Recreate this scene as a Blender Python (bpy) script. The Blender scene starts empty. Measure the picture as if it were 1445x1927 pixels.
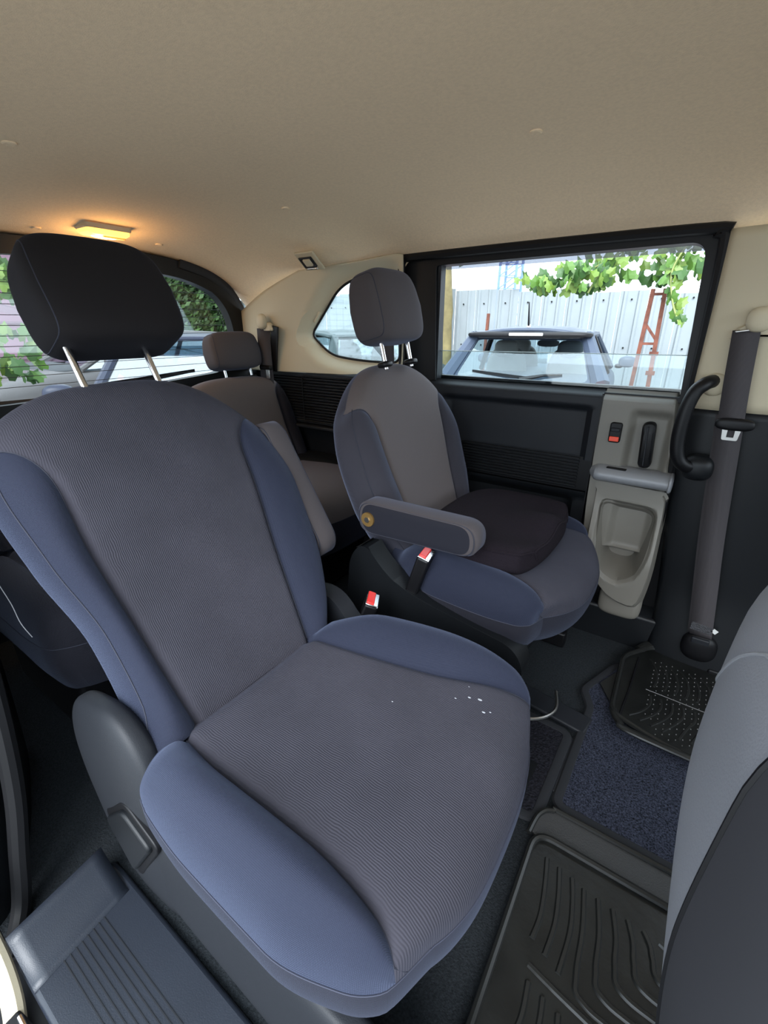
import bpy, bmesh, math, random
from mathutils import Vector, Matrix
R = math.radians
rnd = random.Random(7)
S = bpy.context.scene
COL = S.collection

# ------------------------------------------------------------------ camera
cd = bpy.data.cameras.new('camera'); cam = bpy.data.objects.new('camera', cd); COL.objects.link(cam)
cd.sensor_fit = 'VERTICAL'; cd.sensor_height = 36.0; cd.lens = 857.0 * 36.0 / 1927.0
cd.clip_start = 0.01; cd.clip_end = 300
YAW, PIT = R(34.6), R(22.1)
Fv = Vector((-math.sin(YAW)*math.cos(PIT), math.cos(YAW)*math.cos(PIT), -math.sin(PIT)))
Rv = Vector((math.cos(YAW), math.sin(YAW), 0)); Uv = Rv.cross(Fv)
cam.matrix_world = Matrix(((Rv.x, Uv.x, -Fv.x, 0.0), (Rv.y, Uv.y, -Fv.y, -0.72), (Rv.z, Uv.z, -Fv.z, 0.90), (0, 0, 0, 1)))
S.camera = cam

# ------------------------------------------------------------------ light
w = bpy.data.worlds.new('sky'); S.world = w; w.use_nodes = True
bg = w.node_tree.nodes['Background']
bg.inputs['Color'].default_value = (0.77, 0.89, 1.0, 1); bg.inputs['Strength'].default_value = 1.7
sd = bpy.data.lights.new('sun', 'SUN'); sun = bpy.data.objects.new('sun', sd); COL.objects.link(sun)
sd.energy = 2.4; sd.angle = R(40); sd.color = (0.93, 0.96, 1.0)      # sun behind bright haze, on the open door's side
sun.rotation_euler = Vector((-0.22, 0.72, -0.60)).to_track_quat('-Z', 'Y').to_euler()
S.view_settings.view_transform = 'Standard'; S.view_settings.look = 'None'
S.view_settings.gamma = 1.0; S.view_settings.use_curve_mapping = False
S.view_settings.exposure = 1.35

# ------------------------------------------------------------------ materials
MATS = {}
def mat(name, col, rough=0.6, metal=0.0, spec=0.5, sheen=0.0, bump=None, var=0.0, vscale=6.0, coat=0.0, emit=None, estr=0.0, uv=False):
    if name in MATS: return MATS[name]
    m = bpy.data.materials.new(name); m.use_nodes = True; MATS[name] = m
    nt = m.node_tree; b = nt.nodes['Principled BSDF']
    b.inputs['Base Color'].default_value = (*col, 1); b.inputs['Roughness'].default_value = rough
    b.inputs['Metallic'].default_value = metal; b.inputs['Specular IOR Level'].default_value = spec
    b.inputs['Sheen Weight'].default_value = sheen; b.inputs['Sheen Roughness'].default_value = 0.45; b.inputs['Sheen Tint'].default_value = (0.55, 0.66, 1.0, 1)
    b.inputs['Coat Weight'].default_value = coat
    if emit: b.inputs['Emission Color'].default_value = (*emit, 1); b.inputs['Emission Strength'].default_value = estr
    tc = nt.nodes.new('ShaderNodeTexCoord'); src = tc.outputs['UV' if uv else 'Object']
    if var > 0:
        n = nt.nodes.new('ShaderNodeTexNoise'); n.inputs['Scale'].default_value = vscale; n.inputs['Detail'].default_value = 6
        nt.links.new(src, n.inputs['Vector'])
        r = nt.nodes.new('ShaderNodeValToRGB'); r.color_ramp.elements[0].position = 0.3; r.color_ramp.elements[1].position = 0.72
        r.color_ramp.elements[0].color = (*[c*(1-var) for c in col], 1); r.color_ramp.elements[1].color = (*[min(1, c*(1+var)) for c in col], 1)
        nt.links.new(n.outputs['Fac'], r.inputs['Fac']); nt.links.new(r.outputs['Color'], b.inputs['Base Color'])
    if bump:
        kind, sc, st = bump[:3]
        if kind == 'noise':
            t = nt.nodes.new('ShaderNodeTexNoise'); t.inputs['Scale'].default_value = sc; t.inputs['Detail'].default_value = 3; o = t.outputs['Fac']
            nt.links.new(src, t.inputs['Vector'])
        elif kind == 'voronoi':
            t = nt.nodes.new('ShaderNodeTexVoronoi'); t.inputs['Scale'].default_value = sc; o = t.outputs['Distance']
            nt.links.new(src, t.inputs['Vector'])
        elif kind == 'rib':      # wavy knitted ribs running along v
            t = nt.nodes.new('ShaderNodeTexWave'); t.bands_direction = 'X'; t.inputs['Scale'].default_value = sc
            t.inputs['Distortion'].default_value = bump[3]; t.inputs['Detail'].default_value = 2.0; t.inputs['Detail Scale'].default_value = 0.28
            o = t.outputs['Fac']; nt.links.new(src, t.inputs['Vector'])
        elif kind == 'weave':
            t = nt.nodes.new('ShaderNodeTexWave'); t.bands_direction = 'X'; t.inputs['Scale'].default_value = sc
            t2 = nt.nodes.new('ShaderNodeTexWave'); t2.bands_direction = 'Y'; t2.inputs['Scale'].default_value = sc
            nt.links.new(src, t.inputs['Vector']); nt.links.new(src, t2.inputs['Vector'])
            mm = nt.nodes.new('ShaderNodeMath'); mm.operation = 'MULTIPLY'
            nt.links.new(t.outputs['Fac'], mm.inputs[0]); nt.links.new(t2.outputs['Fac'], mm.inputs[1]); o = mm.outputs[0]
        bp = nt.nodes.new('ShaderNodeBump'); bp.inputs['Strength'].default_value = st; bp.inputs['Distance'].default_value = 0.002
        nt.links.new(o, bp.inputs['Height']); nt.links.new(bp.outputs['Normal'], b.inputs['Normal'])
    return m

def glass(name, tint, gloss=0.08, rough=0.02):
    m = bpy.data.materials.new(name); m.use_nodes = True; nt = m.node_tree; nt.nodes.clear()
    o = nt.nodes.new('ShaderNodeOutputMaterial'); t = nt.nodes.new('ShaderNodeBsdfTransparent'); g = nt.nodes.new('ShaderNodeBsdfGlossy')
    t.inputs['Color'].default_value = (*tint, 1); g.inputs['Roughness'].default_value = rough; g.inputs['Color'].default_value = (1, 1, 1, 1)
    mx = nt.nodes.new('ShaderNodeMixShader'); mx.inputs[0].default_value = gloss
    nt.links.new(t.outputs[0], mx.inputs[1]); nt.links.new(g.outputs[0], mx.inputs[2]); nt.links.new(mx.outputs[0], o.inputs['Surface'])
    MATS[name] = m; return m

M_ins = mat('seat_rib_fabric', (0.037, 0.0355, 0.0455), 0.9, sheen=0.05, bump=('rib', 105, 0.34, 9.0), var=0.16, vscale=7, uv=True, spec=0.2)
M_bol = mat('seat_bolster_fabric', (0.0105, 0.0135, 0.0285), 0.82, sheen=0.2, bump=('weave', 190, 0.35), spec=0.3, uv=True)
M_side = mat('seat_side_fabric', (0.009, 0.009, 0.0145), 0.85, sheen=0.1, bump=('weave', 190, 0.3), spec=0.3, uv=True)
M_hr = mat('headrest_fabric_backlit', (0.0095, 0.008, 0.0085), 0.9, sheen=0.03, bump=('noise', 700, 0.15), spec=0.25)  # near headrest cloth, its backlit shade put into the colour
M_hrl = mat('headrest_fabric_lighter', (0.062, 0.053, 0.054), 0.9, sheen=0.12, bump=('noise', 700, 0.15), spec=0.25)
M_ins3 = mat('third_row_and_lit_far_fabric', (0.105, 0.088, 0.085), 0.9, sheen=0.12, bump=('noise', 600, 0.2), spec=0.2)  # third row cloth, lightened to hold the light on the far backrest
M_stitch = mat('stitch_thread', (0.02, 0.022, 0.035), 0.8)
M_seam = mat('seam_thread', (0.028, 0.031, 0.05), 0.8)
M_mesh = mat('cushion_mesh_fabric', (0.0125, 0.0095, 0.013), 0.95, bump=('voronoi', 420, 0.5), spec=0.1)
M_plas = mat('dark_plastic', (0.0065, 0.0075, 0.009), 0.42, bump=('noise', 900, 0.12), spec=0.28)
M_plas2 = mat('charcoal_plastic', (0.013, 0.0145, 0.018), 0.5, bump=('noise', 900, 0.15), spec=0.28)
M_black = mat('black_plastic', (0.004, 0.004, 0.005), 0.45, spec=0.28)
M_rub = mat('rubber_seal', (0.005, 0.005, 0.006), 0.6, spec=0.28)
M_beige = mat('beige_trim', (0.52, 0.45, 0.315), 0.6, bump=('noise', 800, 0.12))
M_head = mat('headliner_fabric', (0.84, 0.66, 0.455), 0.95, bump=('noise', 500, 0.3), spec=0.15, var=0.05, vscale=160)
M_grey = mat('grey_door_plastic', (0.17, 0.158, 0.135), 0.5, bump=('noise', 900, 0.12))
M_silver = mat('silver_grey_plastic', (0.24, 0.245, 0.26), 0.38, bump=('noise', 900, 0.08))
M_chrome = mat('chrome', (0.8, 0.8, 0.82), 0.16, metal=1.0)
M_steel = mat('steel', (0.5, 0.49, 0.47), 0.35, metal=1.0)
M_web = mat('belt_webbing', (0.055, 0.049, 0.052), 0.7, bump=('weave', 260, 0.3), spec=0.3)
M_red = mat('red_button', (0.75, 0.035, 0.03), 0.35)
M_carpet = mat('floor_carpet', (0.019, 0.022, 0.025), 0.98, bump=('noise', 420, 0.9), var=0.35, vscale=260, spec=0.1)
M_pile = mat('mat_pile', (0.026, 0.029, 0.043), 0.98, bump=('noise', 320, 1.0), var=0.95, vscale=330, spec=0.1)
M_pile2 = mat('mat_pile_dark', (0.012, 0.012, 0.016), 0.98, bump=('voronoi', 210, 1.0), var=0.6, vscale=190, spec=0.1)
M_bind = mat('mat_binding', (0.006, 0.007, 0.01), 0.85)
M_rmat = mat('rubber_mat', (0.0065, 0.007, 0.0066), 0.36, bump=('noise', 60, 0.35), var=0.5, vscale=14)
M_rmatr = mat('rubber_mat_rib', (0.012, 0.0125, 0.012), 0.32)
M_step = mat('sill_plastic', (0.0135, 0.017, 0.025), 0.38, bump=('noise', 700, 0.12), var=0.1, vscale=9)
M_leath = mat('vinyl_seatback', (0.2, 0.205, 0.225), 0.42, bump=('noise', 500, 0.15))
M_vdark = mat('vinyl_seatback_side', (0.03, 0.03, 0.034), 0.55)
M_lamp = mat('lamp_lens', (1.0, 0.62, 0.2), 0.4, emit=(1.0, 0.42, 0.06), estr=1.5)
M_bulb = mat('lamp_bulb', (1, .9, .6), 0.4, emit=(1.0, 0.72, 0.32), estr=24)
M_white = mat('white_plastic', (0.7, 0.7, 0.68), 0.5)
G_side = glass('side_glass', (0.86, 0.92, 0.93), 0.06)
G_rear = glass('rear_glass', (0.82, 0.84, 0.84), 0.05)
G_visor = glass('smoke_visor', (0.42, 0.43, 0.46), 0.12, 0.08)
G_car = glass('car_glass', (0.75, 0.85, 0.88), 0.15, 0.05)
G_carb = glass('car_glass_blue', (0.45, 0.62, 0.72), 0.42, 0.05)

# ------------------------------------------------------------------ helpers
ORG = {}
def org(p): return ORG.get(p.name, Vector((0, 0, 0))) if p else Vector((0, 0, 0))
def tag(o, label=None, cat=None, group=None, kind=None):
    if label: o['label'] = label
    if cat: o['category'] = cat
    if group: o['group'] = group
    if kind: o['kind'] = kind
    return o
def thing(name, loc, label, cat, group=None, kind=None):
    o = bpy.data.objects.new(name, None); COL.objects.link(o); o.location = loc; o.empty_display_size = 0.05
    ORG[o.name] = Vector(loc); return tag(o, label, cat, group, kind)
def part(name, geo, m, parent=None, smooth=True, ang=35, bev=0.0, seg=3, solid=0.0):
    """geo = (verts, faces[, uvs per vertex]) in world coordinates -> one mesh object, local to its parent's origin"""
    v, f = geo[0], geo[1]; uv = geo[2] if len(geo) > 2 else None
    if parent: o0 = org(parent)
    else:
        xs = [p[0] for p in v]; ys = [p[1] for p in v]; zs = [p[2] for p in v]
        o0 = Vector(((min(xs)+max(xs))/2, (min(ys)+max(ys))/2, min(zs)))
    me = bpy.data.meshes.new(name)
    me.from_pydata([(p[0]-o0.x, p[1]-o0.y, p[2]-o0.z) for p in v], [], f)
    if uv:
        l = me.uv_layers.new(name='uv')
        for lp in me.loops: l.data[lp.index].uv = uv[lp.vertex_index]
    bm = bmesh.new(); bm.from_mesh(me)
    bmesh.ops.remove_doubles(bm, verts=bm.verts, dist=1e-6)
    bmesh.ops.recalc_face_normals(bm, faces=bm.faces); bm.to_mesh(me); bm.free()
    if smooth:
        for p in me.polygons: p.use_smooth = True
        me.set_sharp_from_angle(angle=R(ang))
    me.materials.append(m)
    o = bpy.data.objects.new(name, me); COL.objects.link(o)
    if parent: o.parent = parent
    else: o.location = o0
    ORG[o.name] = o0
    if solid: md = o.modifiers.new('solid', 'SOLIDIFY'); md.thickness = solid; md.offset = 0
    if bev:
        md = o.modifiers.new('bevel', 'BEVEL'); md.width = bev; md.segments = seg; md.limit_method = 'ANGLE'; md.angle_limit = R(40)
    return o
def struct(name, geo, m, label=None, **k):
    o = part(name, geo, m, None, **k); o['kind'] = 'structure'
    if label: o['label'] = label
    return o
def merge(*gs):
    V, Fc, U = [], [], []
    for g in gs:
        n = len(V); V += list(g[0]); Fc += [tuple(i+n for i in f) for f in g[1]]
    return V, Fc
def grid(fn, us, vs, uvfn=None, flip=False):
    V, Fc, U = [], [], []
    for u in us:
        for v in vs:
            V.append(tuple(fn(u, v)))
            if uvfn: U.append(uvfn(u, v))
    nv = len(vs)
    for i in range(len(us)-1):
        for j in range(nv-1):
            a = i*nv+j; Fc.append((a, a+1, a+nv+1, a+nv))
    return (V, Fc, U) if uvfn else (V, Fc)
def lin(a, b, n): return [a+(b-a)*i/(n-1) for i in range(n)]
def sinr(n): return [math.sin(math.pi/2*(-1+2*i/(n-1))) for i in range(n)]
def interp(x, xs, ys):
    """monotone cubic through the table"""
    if x <= xs[0]: return ys[0]
    if x >= xs[-1]: return ys[-1]
    n = len(xs); d = [(ys[k+1]-ys[k])/(xs[k+1]-xs[k]) for k in range(n-1)]
    def m(k):
        if k == 0: return d[0]
        if k == n-1: return d[-1]
        return 0.0 if d[k-1]*d[k] <= 0 else 2*d[k-1]*d[k]/(d[k-1]+d[k])
    for k in range(n-1):
        if x <= xs[k+1]:
            h = xs[k+1]-xs[k]; t = (x-xs[k])/h
            return ys[k]*(1+2*t)*(1-t)**2+m(k)*h*t*(1-t)**2+ys[k+1]*t*t*(3-2*t)+m(k+1)*h*t*t*(t-1)
def sstep(a, b, x):
    t = max(0, min(1, (x-a)/(b-a))); return t*t*(3-2*t)
def smooth_path(pts, n=8):
    """Catmull-Rom through the points"""
    P = [Vector(p) for p in pts]; out = []
    for i in range(len(P)-1):
        p0 = P[max(i-1, 0)]; p1 = P[i]; p2 = P[i+1]; p3 = P[min(i+2, len(P)-1)]
        for k in range(n):
            t = k/n
            out.append(0.5*((2*p1)+(p2-p0)*t+(2*p0-5*p1+4*p2-p3)*t*t+(3*p1-p0-3*p2+p3)*t**3))
    out.append(P[-1]); return out
def tube(pts, r, seg=8, cap=True, flat=1.0):
    P = [Vector(p) for p in pts]; V, Fc = [], []; n = len(P)
    up = Vector((0, 0, 1)); prev = None
    for i in range(n):
        d = (P[min(i+1, n-1)]-P[max(i-1, 0)]).normalized()
        if prev is None:
            a = d.cross(up if abs(d.z) < 0.9 else Vector((1, 0, 0))).normalized()
        else: a = (prev-d*prev.dot(d)).normalized()
        prev = a; b = d.cross(a); rr = r[i] if isinstance(r, (list, tuple)) else r
        for k in range(seg):
            t = 2*math.pi*k/seg; V.append(tuple(P[i]+a*math.cos(t)*rr+b*math.sin(t)*rr*flat))
    for i in range(n-1):
        for k in range(seg):
            k2 = (k+1) % seg; Fc.append((i*seg+k, i*seg+k2, (i+1)*seg+k2, (i+1)*seg+k))
    if cap: Fc.append(tuple(range(seg))[::-1]); Fc.append(tuple((n-1)*seg+k for k in range(seg)))
    return V, Fc
def box(c, s, rot=None):
    V = []
    for dx in (-.5, .5):
        for dy in (-.5, .5):
            for dz in (-.5, .5):
                p = Vector((dx*s[0], dy*s[1], dz*s[2]))
                if rot: p = rot @ p
                V.append((p.x+c[0], p.y+c[1], p.z+c[2]))
    return V, [(0, 1, 3, 2), (4, 6, 7, 5), (0, 4, 5, 1), (2, 3, 7, 6), (0, 2, 6, 4), (1, 5, 7, 3)]
def bar(a, b, wdt, hgt=None):
    a, b = Vector(a), Vector(b); d = b-a; q = d.to_track_quat('X', 'Z').to_matrix()
    return box((a+b)/2, (d.length, wdt, hgt or wdt), q)
def rotm(ax, deg): return Matrix.Rotation(R(deg), 3, ax)
def rpoly(corners, n=6):
    """rounded polygon; corners = (x, y, radius)"""
    out = []; N = len(corners)
    for i in range(N):
        p = Vector(corners[i][:2]); r = corners[i][2]; a = Vector(corners[i-1][:2]); b = Vector(corners[(i+1) % N][:2])
        da = (a-p).normalized(); db = (b-p).normalized()
        if r <= 1e-5: out.append(tuple(p)); continue
        p1 = p+da*r; p2 = p+db*r
        for k in range(n+1):
            t = k/n; out.append(tuple(p1*(1-t)**2+p*2*t*(1-t)+p2*t*t))
    return out
def xz(y): return lambda p, d=0: (p[0], y+d, p[1])
def yz(x): return lambda p, d=0: (x+d, p[0], p[1])
def xy(z): return lambda p, d=0: (p[0], p[1], z+d)
def plate(outer, to3, depth, holes=()):
    """a plate of any outline with holes, thickness depth along the plane's normal axis"""
    bm = bmesh.new(); loops = []
    for lp in [outer]+list(holes):
        vs = [bm.verts.new(to3(p, 0)) for p in lp]
        for i in range(len(vs)): bm.edges.new((vs[i], vs[(i+1) % len(vs)]))
    bmesh.ops.triangle_fill(bm, use_beauty=True, use_dissolve=False, edges=bm.edges[:])
    r = bmesh.ops.extrude_face_region(bm, geom=bm.faces[:])
    off = Vector(to3((0, 0), depth))-Vector(to3((0, 0), 0))
    bmesh.ops.translate(bm, verts=[e for e in r['geom'] if isinstance(e, bmesh.types.BMVert)], vec=off)
    bm.verts.index_update()
    V = [tuple(v.co) for v in bm.verts]; Fc = [tuple(v.index for v in f.verts) for f in bm.faces]; bm.free()
    return V, Fc
def solid(outer, to3, depth):
    n = len(outer); V = [to3(p, 0) for p in outer]+[to3(p, depth) for p in outer]
    return V, [tuple(range(n))[::-1], tuple(range(n, 2*n))]+[(i, (i+1) % n, n+(i+1) % n, n+i) for i in range(n)]
def dome(outer, to3, prof):
    """rings scaled about the centroid: prof = [(scale, depth)], last ring capped"""
    n = len(outer); c = (sum(p[0] for p in outer)/n, sum(p[1] for p in outer)/n); V, Fc = [], []
    for s, d in prof:
        V += [to3((c[0]+(p[0]-c[0])*s, c[1]+(p[1]-c[1])*s), d) for p in outer]
    for r in range(len(prof)-1):
        for i in range(n): Fc.append((r*n+i, r*n+(i+1) % n, (r+1)*n+(i+1) % n, (r+1)*n+i))
    Fc.append(tuple((len(prof)-1)*n+i for i in range(n))); return V, Fc
def cyl(c, r, h, axis='Z', seg=24, r2=None):
    d = {'X': Vector((1, 0, 0)), 'Y': Vector((0, 1, 0)), 'Z': Vector((0, 0, 1))}[axis]
    c = Vector(c); return tube([c, c+d*h], [r, r2 if r2 is not None else r], seg)
def superell(c, h, e=2.6, rot=None, taper=None, nu=28, nv=18):
    V, Fc = [], []
    def sp(v, p): return math.copysign(abs(v)**p, v)
    k = 2/e
    for i in range(nv+1):
        ph = -math.pi/2+math.pi*i/nv
        for j in range(nu):
            th = 2*math.pi*j/nu
            x = sp(math.cos(ph), k)*sp(math.cos(th), k); y = sp(math.cos(ph), k)*sp(math.sin(th), k); z = sp(math.sin(ph), k)
            if taper: x, y, z = taper(x, y, z)
            p = Vector((x*h[0], y*h[1], z*h[2]))
            if rot: p = rot @ p
            V.append((p.x+c[0], p.y+c[1], p.z+c[2]))
    for i in range(nv):
        for j in range(nu): Fc.append((i*nu+j, i*nu+(j+1) % nu, (i+1)*nu+(j+1) % nu, (i+1)*nu+j))
    return V, Fc
def frame_uv(verts, ax=(0, 2)): return [(p[ax[0]], p[ax[1]]) for p in verts]

# ================================================================== the cabin shell
def zroof(X):
    return interp(X, [-1.72, -1.5, -1.0, -0.5, 0.0, 1.0], [1.125, 1.158, 1.205, 1.235, 1.25, 1.24])
def ceil_pt(X, Y):
    a = abs(Y)/0.70; z = zroof(X)
    edge = 1.086 if X > -1.0 else interp(X, [-1.64, -1.35, -1.0], [0.93, 1.04, 1.086])
    k = 0.35*a**2.4+0.65*a**6
    return (X, Y, z-(z-edge)*k)
ceiling = struct('ceiling', grid(ceil_pt, lin(-1.64, 1.0, 70), lin(-0.70, 0.70, 56)), M_head, 'beige fabric headliner over the whole cabin', solid=0.012)
def clip(X, Y):
    p = ceil_pt(X, Y); z = p[2]-0.005
    part('headliner_clip', dome(rpoly([(X-.011, Y-.011, .011), (X+.011, Y-.011, .011), (X+.011, Y+.011, .011), (X-.011, Y+.011, .011)]), xy(z), [(1, 0), (1, -.0025), (.75, -.004), (.45, -.0025)]), M_head, ceiling)
for X, Y in ((-1.06, -0.30), (-0.355, 0.28), (-1.02, 0.30), (-1.555, -0.09), (-1.53, 0.24), (-1.62, -.34), (-.4, -.3)): clip(X, Y)

floor = struct('floor', plate([(-1.64, -0.72), (-0.70, -0.72), (-0.70, -0.56), (0.9, -0.56), (0.9, 0.72), (-1.64, 0.72)], xy(0.0), -0.03), M_carpet, 'dark grey carpeted cabin floor')
part('tunnel_hump', grid(lambda x, y: (x, y, .001+0.018*max(0, math.cos((y)/0.12*math.pi/2))), lin(-1.3, -0.13, 8), lin(-0.12, 0.12, 12)), M_plas, floor)
for i in range(9):
    y = -0.06+i*0.013
    part('tread_rib', box((-0.62, y, 0.026), (0.62, 0.005, 0.006)), M_black, floor, bev=.0015)

# ---- far wall behind the sliding door: sculpted beige trim round the quarter window
qwin = rpoly([(-1.315, 0.872, .03), (-1.165, 1.035, .05), (-1.06, 1.066, .05), (-0.915, 1.07, .04), (-0.905, 0.785, .03), (-1.06, 0.782, .10), (-1.22, 0.80, .05)], 8)
def ring_loft(inner, center, outer_fn, prof, n=96):
    """angle-matched loft from a hole loop to an outer outline; prof(k, p, q) gives 3D"""
    def hit(loop, a):
        d = Vector((math.cos(a), math.sin(a))); c = Vector(center); best = None
        for i in range(len(loop)):
            p = Vector(loop[i]); q = Vector(loop[(i+1) % len(loop)]); e = q-p
            den = d.x*e.y-d.y*e.x
            if abs(den) < 1e-9: continue
            t = ((p-c).x*e.y-(p-c).y*e.x)/den; u = ((p-c).x*d.y-(p-c).y*d.x)/den
            if t > 0 and -1e-6 <= u <= 1+1e-6 and (best is None or t > best): best = t
        return c+d*best
    K = 14; V, Fc = [], []
    angs = [2*math.pi*i/n for i in range(n)]
    I = [hit(inner, a) for a in angs]; O = [hit(outer_fn, a) for a in angs]
    for k in range(K+1):
        t = k/K
        for i in range(n): V.append(prof(t, I[i], O[i]))
    for k in range(K):
        for i in range(n): Fc.append((k*n+i, k*n+(i+1) % n, (k+1)*n+(i+1) % n, (k+1)*n+i))
    return V, Fc
def qprof(t, i, o):
    p = i.lerp(o, t); d = (o-i).length*t
    y = 0.692-0.052*sstep(0, 0.055, d)-0.028*sstep(0.05, 0.22, d)
    if p.y > 1.0: y -= 0.0
    return (p.x, y, p.y)
side_outer = [(-1.64, 0.735), (-0.865, 0.735), (-0.865, 1.115), (-1.30, 1.09), (-1.50, 1.02), (-1.64, 0.95)]
wall_left = struct('wall_left', ring_loft(qwin, (-1.08, 0.92), side_outer, qprof), M_beige, 'beige rear side trim round the small quarter window', solid=.004)
window_1 = struct('window_1', solid(qwin, xz(0.694), 0.004), G_side, 'small quarter window glass behind the sliding door', smooth=False)
part('window_seal', tube([(p[0], 0.690, p[1]) for p in qwin]+[(qwin[0][0], 0.690, qwin[0][1])], 0.0045, 6), M_rub, window_1)
part('latch', box((-1.272, 0.684, 0.935), (0.012, 0.02, 0.05), rotm('Y', 40)), M_beige, window_1, bev=.004)

# lower dark panel with the louvred grille
low = struct('trim_1', solid(rpoly([(-1.66, 0.10, 0), (-0.865, 0.10, 0), (-0.865, 0.735, .01), (-1.66, 0.735, 0)], 4), xz(0.665), 0.03), M_plas, 'dark rear side panel with fine louvres', bev=.006)
part('sill_shelf', grid(lambda x, t: (x, 0.632+0.05*t, 0.733+0.022*math.sin(t*math.pi/2)+.012*sstep(-1.2, -0.95, x)*t), lin(-1.62, -0.865, 20), lin(0, 1, 8)), M_plas2, low)
part('grille_frame', plate(rpoly([(-1.53, 0.535, .02), (-0.90, 0.535, .02), (-0.90, 0.735, .02), (-1.53, 0.735, .02)]), xz(0.640), 0.026, [rpoly([(-1.52, 0.548, .012), (-0.92, 0.548, .012), (-0.92, 0.716, .012), (-1.52, 0.716, .012)])]), M_plas2, low, bev=.003)
for i in range(15):
    part('slat', box((-1.22, 0.650, 0.554+i*0.0112), (0.61, 0.012, 0.0058), rotm('X', 22)), M_plas2, low, bev=.0012, seg=1)
part('speaker_cover_edge', tube([(p[0], 0.6405, p[1]) for p in rpoly([(-1.335, 0.545, .01), (-1.06, 0.545, .01), (-1.06, 0.722, .015), (-1.335, 0.722, .015), ], 4)+[(-1.335, .555)]], 0.002, 6), M_black, low)
part('ledge', box((-1.2, 0.645, 0.525), (0.62, 0.05, 0.014)), M_plas2, low, bev=.005)
part('wheel_arch', superell((-1.25, 0.62, 0.12), (0.36, 0.13, 0.30), 3), M_plas, low)

# unseen front doors, dashboard added to block daylight; windows and windscreen slope left open
for nm, y, sg in (('door_3', -0.70, -1), ('door_4', 0.70, 1)):
    fd = struct(nm, solid(rpoly([(0.36, -0.02, .03), (1.55, -0.02, .05), (1.55, 0.70, .05), (0.36, 0.74, .03)]), xz(y), .03*sg), M_plas, 'unseen dark front door panel added to block light on the %s side' % ('near' if sg < 0 else 'far'), bev=.008)
    part('window_post', bar((0.40, y, 0.72), (0.42, y-.03*sg, 1.12), .05, .06), M_black, fd)
    part('front_post', bar((1.55, y, 0.70), (1.0, y-.05*sg, 1.20), .05, .06), M_black, fd)
struct('wall_front', solid([(-0.70, -0.03), (0.70, -0.03), (0.70, 0.62), (0.3, 0.70), (-0.3, 0.70), (-0.70, 0.62)], yz(1.50), .05), M_plas, 'unseen dark dashboard bulkhead added to block light at the front of the cabin', bev=.01)
struct('floor_front', box((1.2, 0.08, -0.015), (0.62, 1.30, .03)), M_carpet, 'front foot well carpet')
# near side behind the open doorway
wr = struct('wall_right', plate([(-1.64, 0.02), (-0.80, 0.02), (-0.80, 1.10), (-1.64, 1.10)], xz(-0.70), 0.02, [[(-1.40, 0.79), (-1.30, 1.03), (-0.92, 1.06), (-0.92, 0.79)]]), M_plas, 'dark near side rear trim')
part('jamb_panel', grid(lambda t, z: (-0.74-0.36*t-.05*z, -0.76+0.20*t**0.5+0.02*math.sin(z*4), z), lin(0, 1, 16), lin(-0.05, 0.62, 16)), M_plas, wr, solid=.004)
# ---- tailgate: glass, dark frame, lower trim
tg_out = rpoly([(-0.66, 0.66, .05), (0.66, 0.66, .05), (0.665, 0.84, .12), (0.60, 1.03, .13), (0.40, 1.118, .12), (0, 1.136, .2), (-0.40, 1.118, .12), (-0.60, 1.03, .13), (-0.665, 0.84, .12)], 8)
tg_in = rpoly([(-0.50, 0.69, .08), (0, 0.698, .3), (0.50, 0.735, .06), (0.572, 0.82, .06), (0.545, 0.99, .09), (0.42, 1.055, .10), (0, 1.098, .2), (-0.42, 1.055, .10), (-0.545, 0.99, .09), (-0.572, 0.82, .06)], 8)
door_2 = struct('door_2', plate(tg_out, yz(-1.66), 0.04, [tg_in]), M_plas, 'dark framed tailgate with heated rear window', bev=.008)
def gl_x(p, d=0): return (-1.675+d, p[0], p[1])
gl = part('window_glass', solid(tg_in, gl_x, 0.004), G_rear, door_2, smooth=False)
for i in range(12):
    z = 0.735+i*0.028; hw = interp(z, [0.70, 0.80, 0.98, 1.09], [0.50, 0.565, 0.545, 0.30])
    part('heater_line', tube([(-1.669, -hw, z), (-1.669, hw, z+.004)], 0.0009, 4), M_black, gl)
part('lower_trim', grid(lambda y, t: (-1.62-0.045*t+.02*math.sin(t*3), y, -0.03+0.73*t+(.03*(abs(y)/.66)**3)*t), lin(-0.66, 0.66, 20), lin(0, 1, 12)), M_plas2, door_2, solid=.01)
part('corner_trim', tube(smooth_path([(-1.64, 0.655, 0.72), (-1.635, 0.645, 0.86), (-1.63, 0.60, 0.99), (-1.625, 0.50, 1.075), (-1.62, 0.36, 1.112)], 6), 0.022, 10, flat=.5), M_plas2, door_2)
wp = part('wiper_arm', tube([(-1.70, 0.05, 0.70), (-1.71, 0.18, 0.715), (-1.71, 0.40, 0.735)], [0.010, .007, .004], 6), M_black, door_2)
part('wiper_blade', bar((-1.712, -0.02, 0.712), (-1.712, 0.42, 0.738), .006, .012), M_black, wp)

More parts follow.
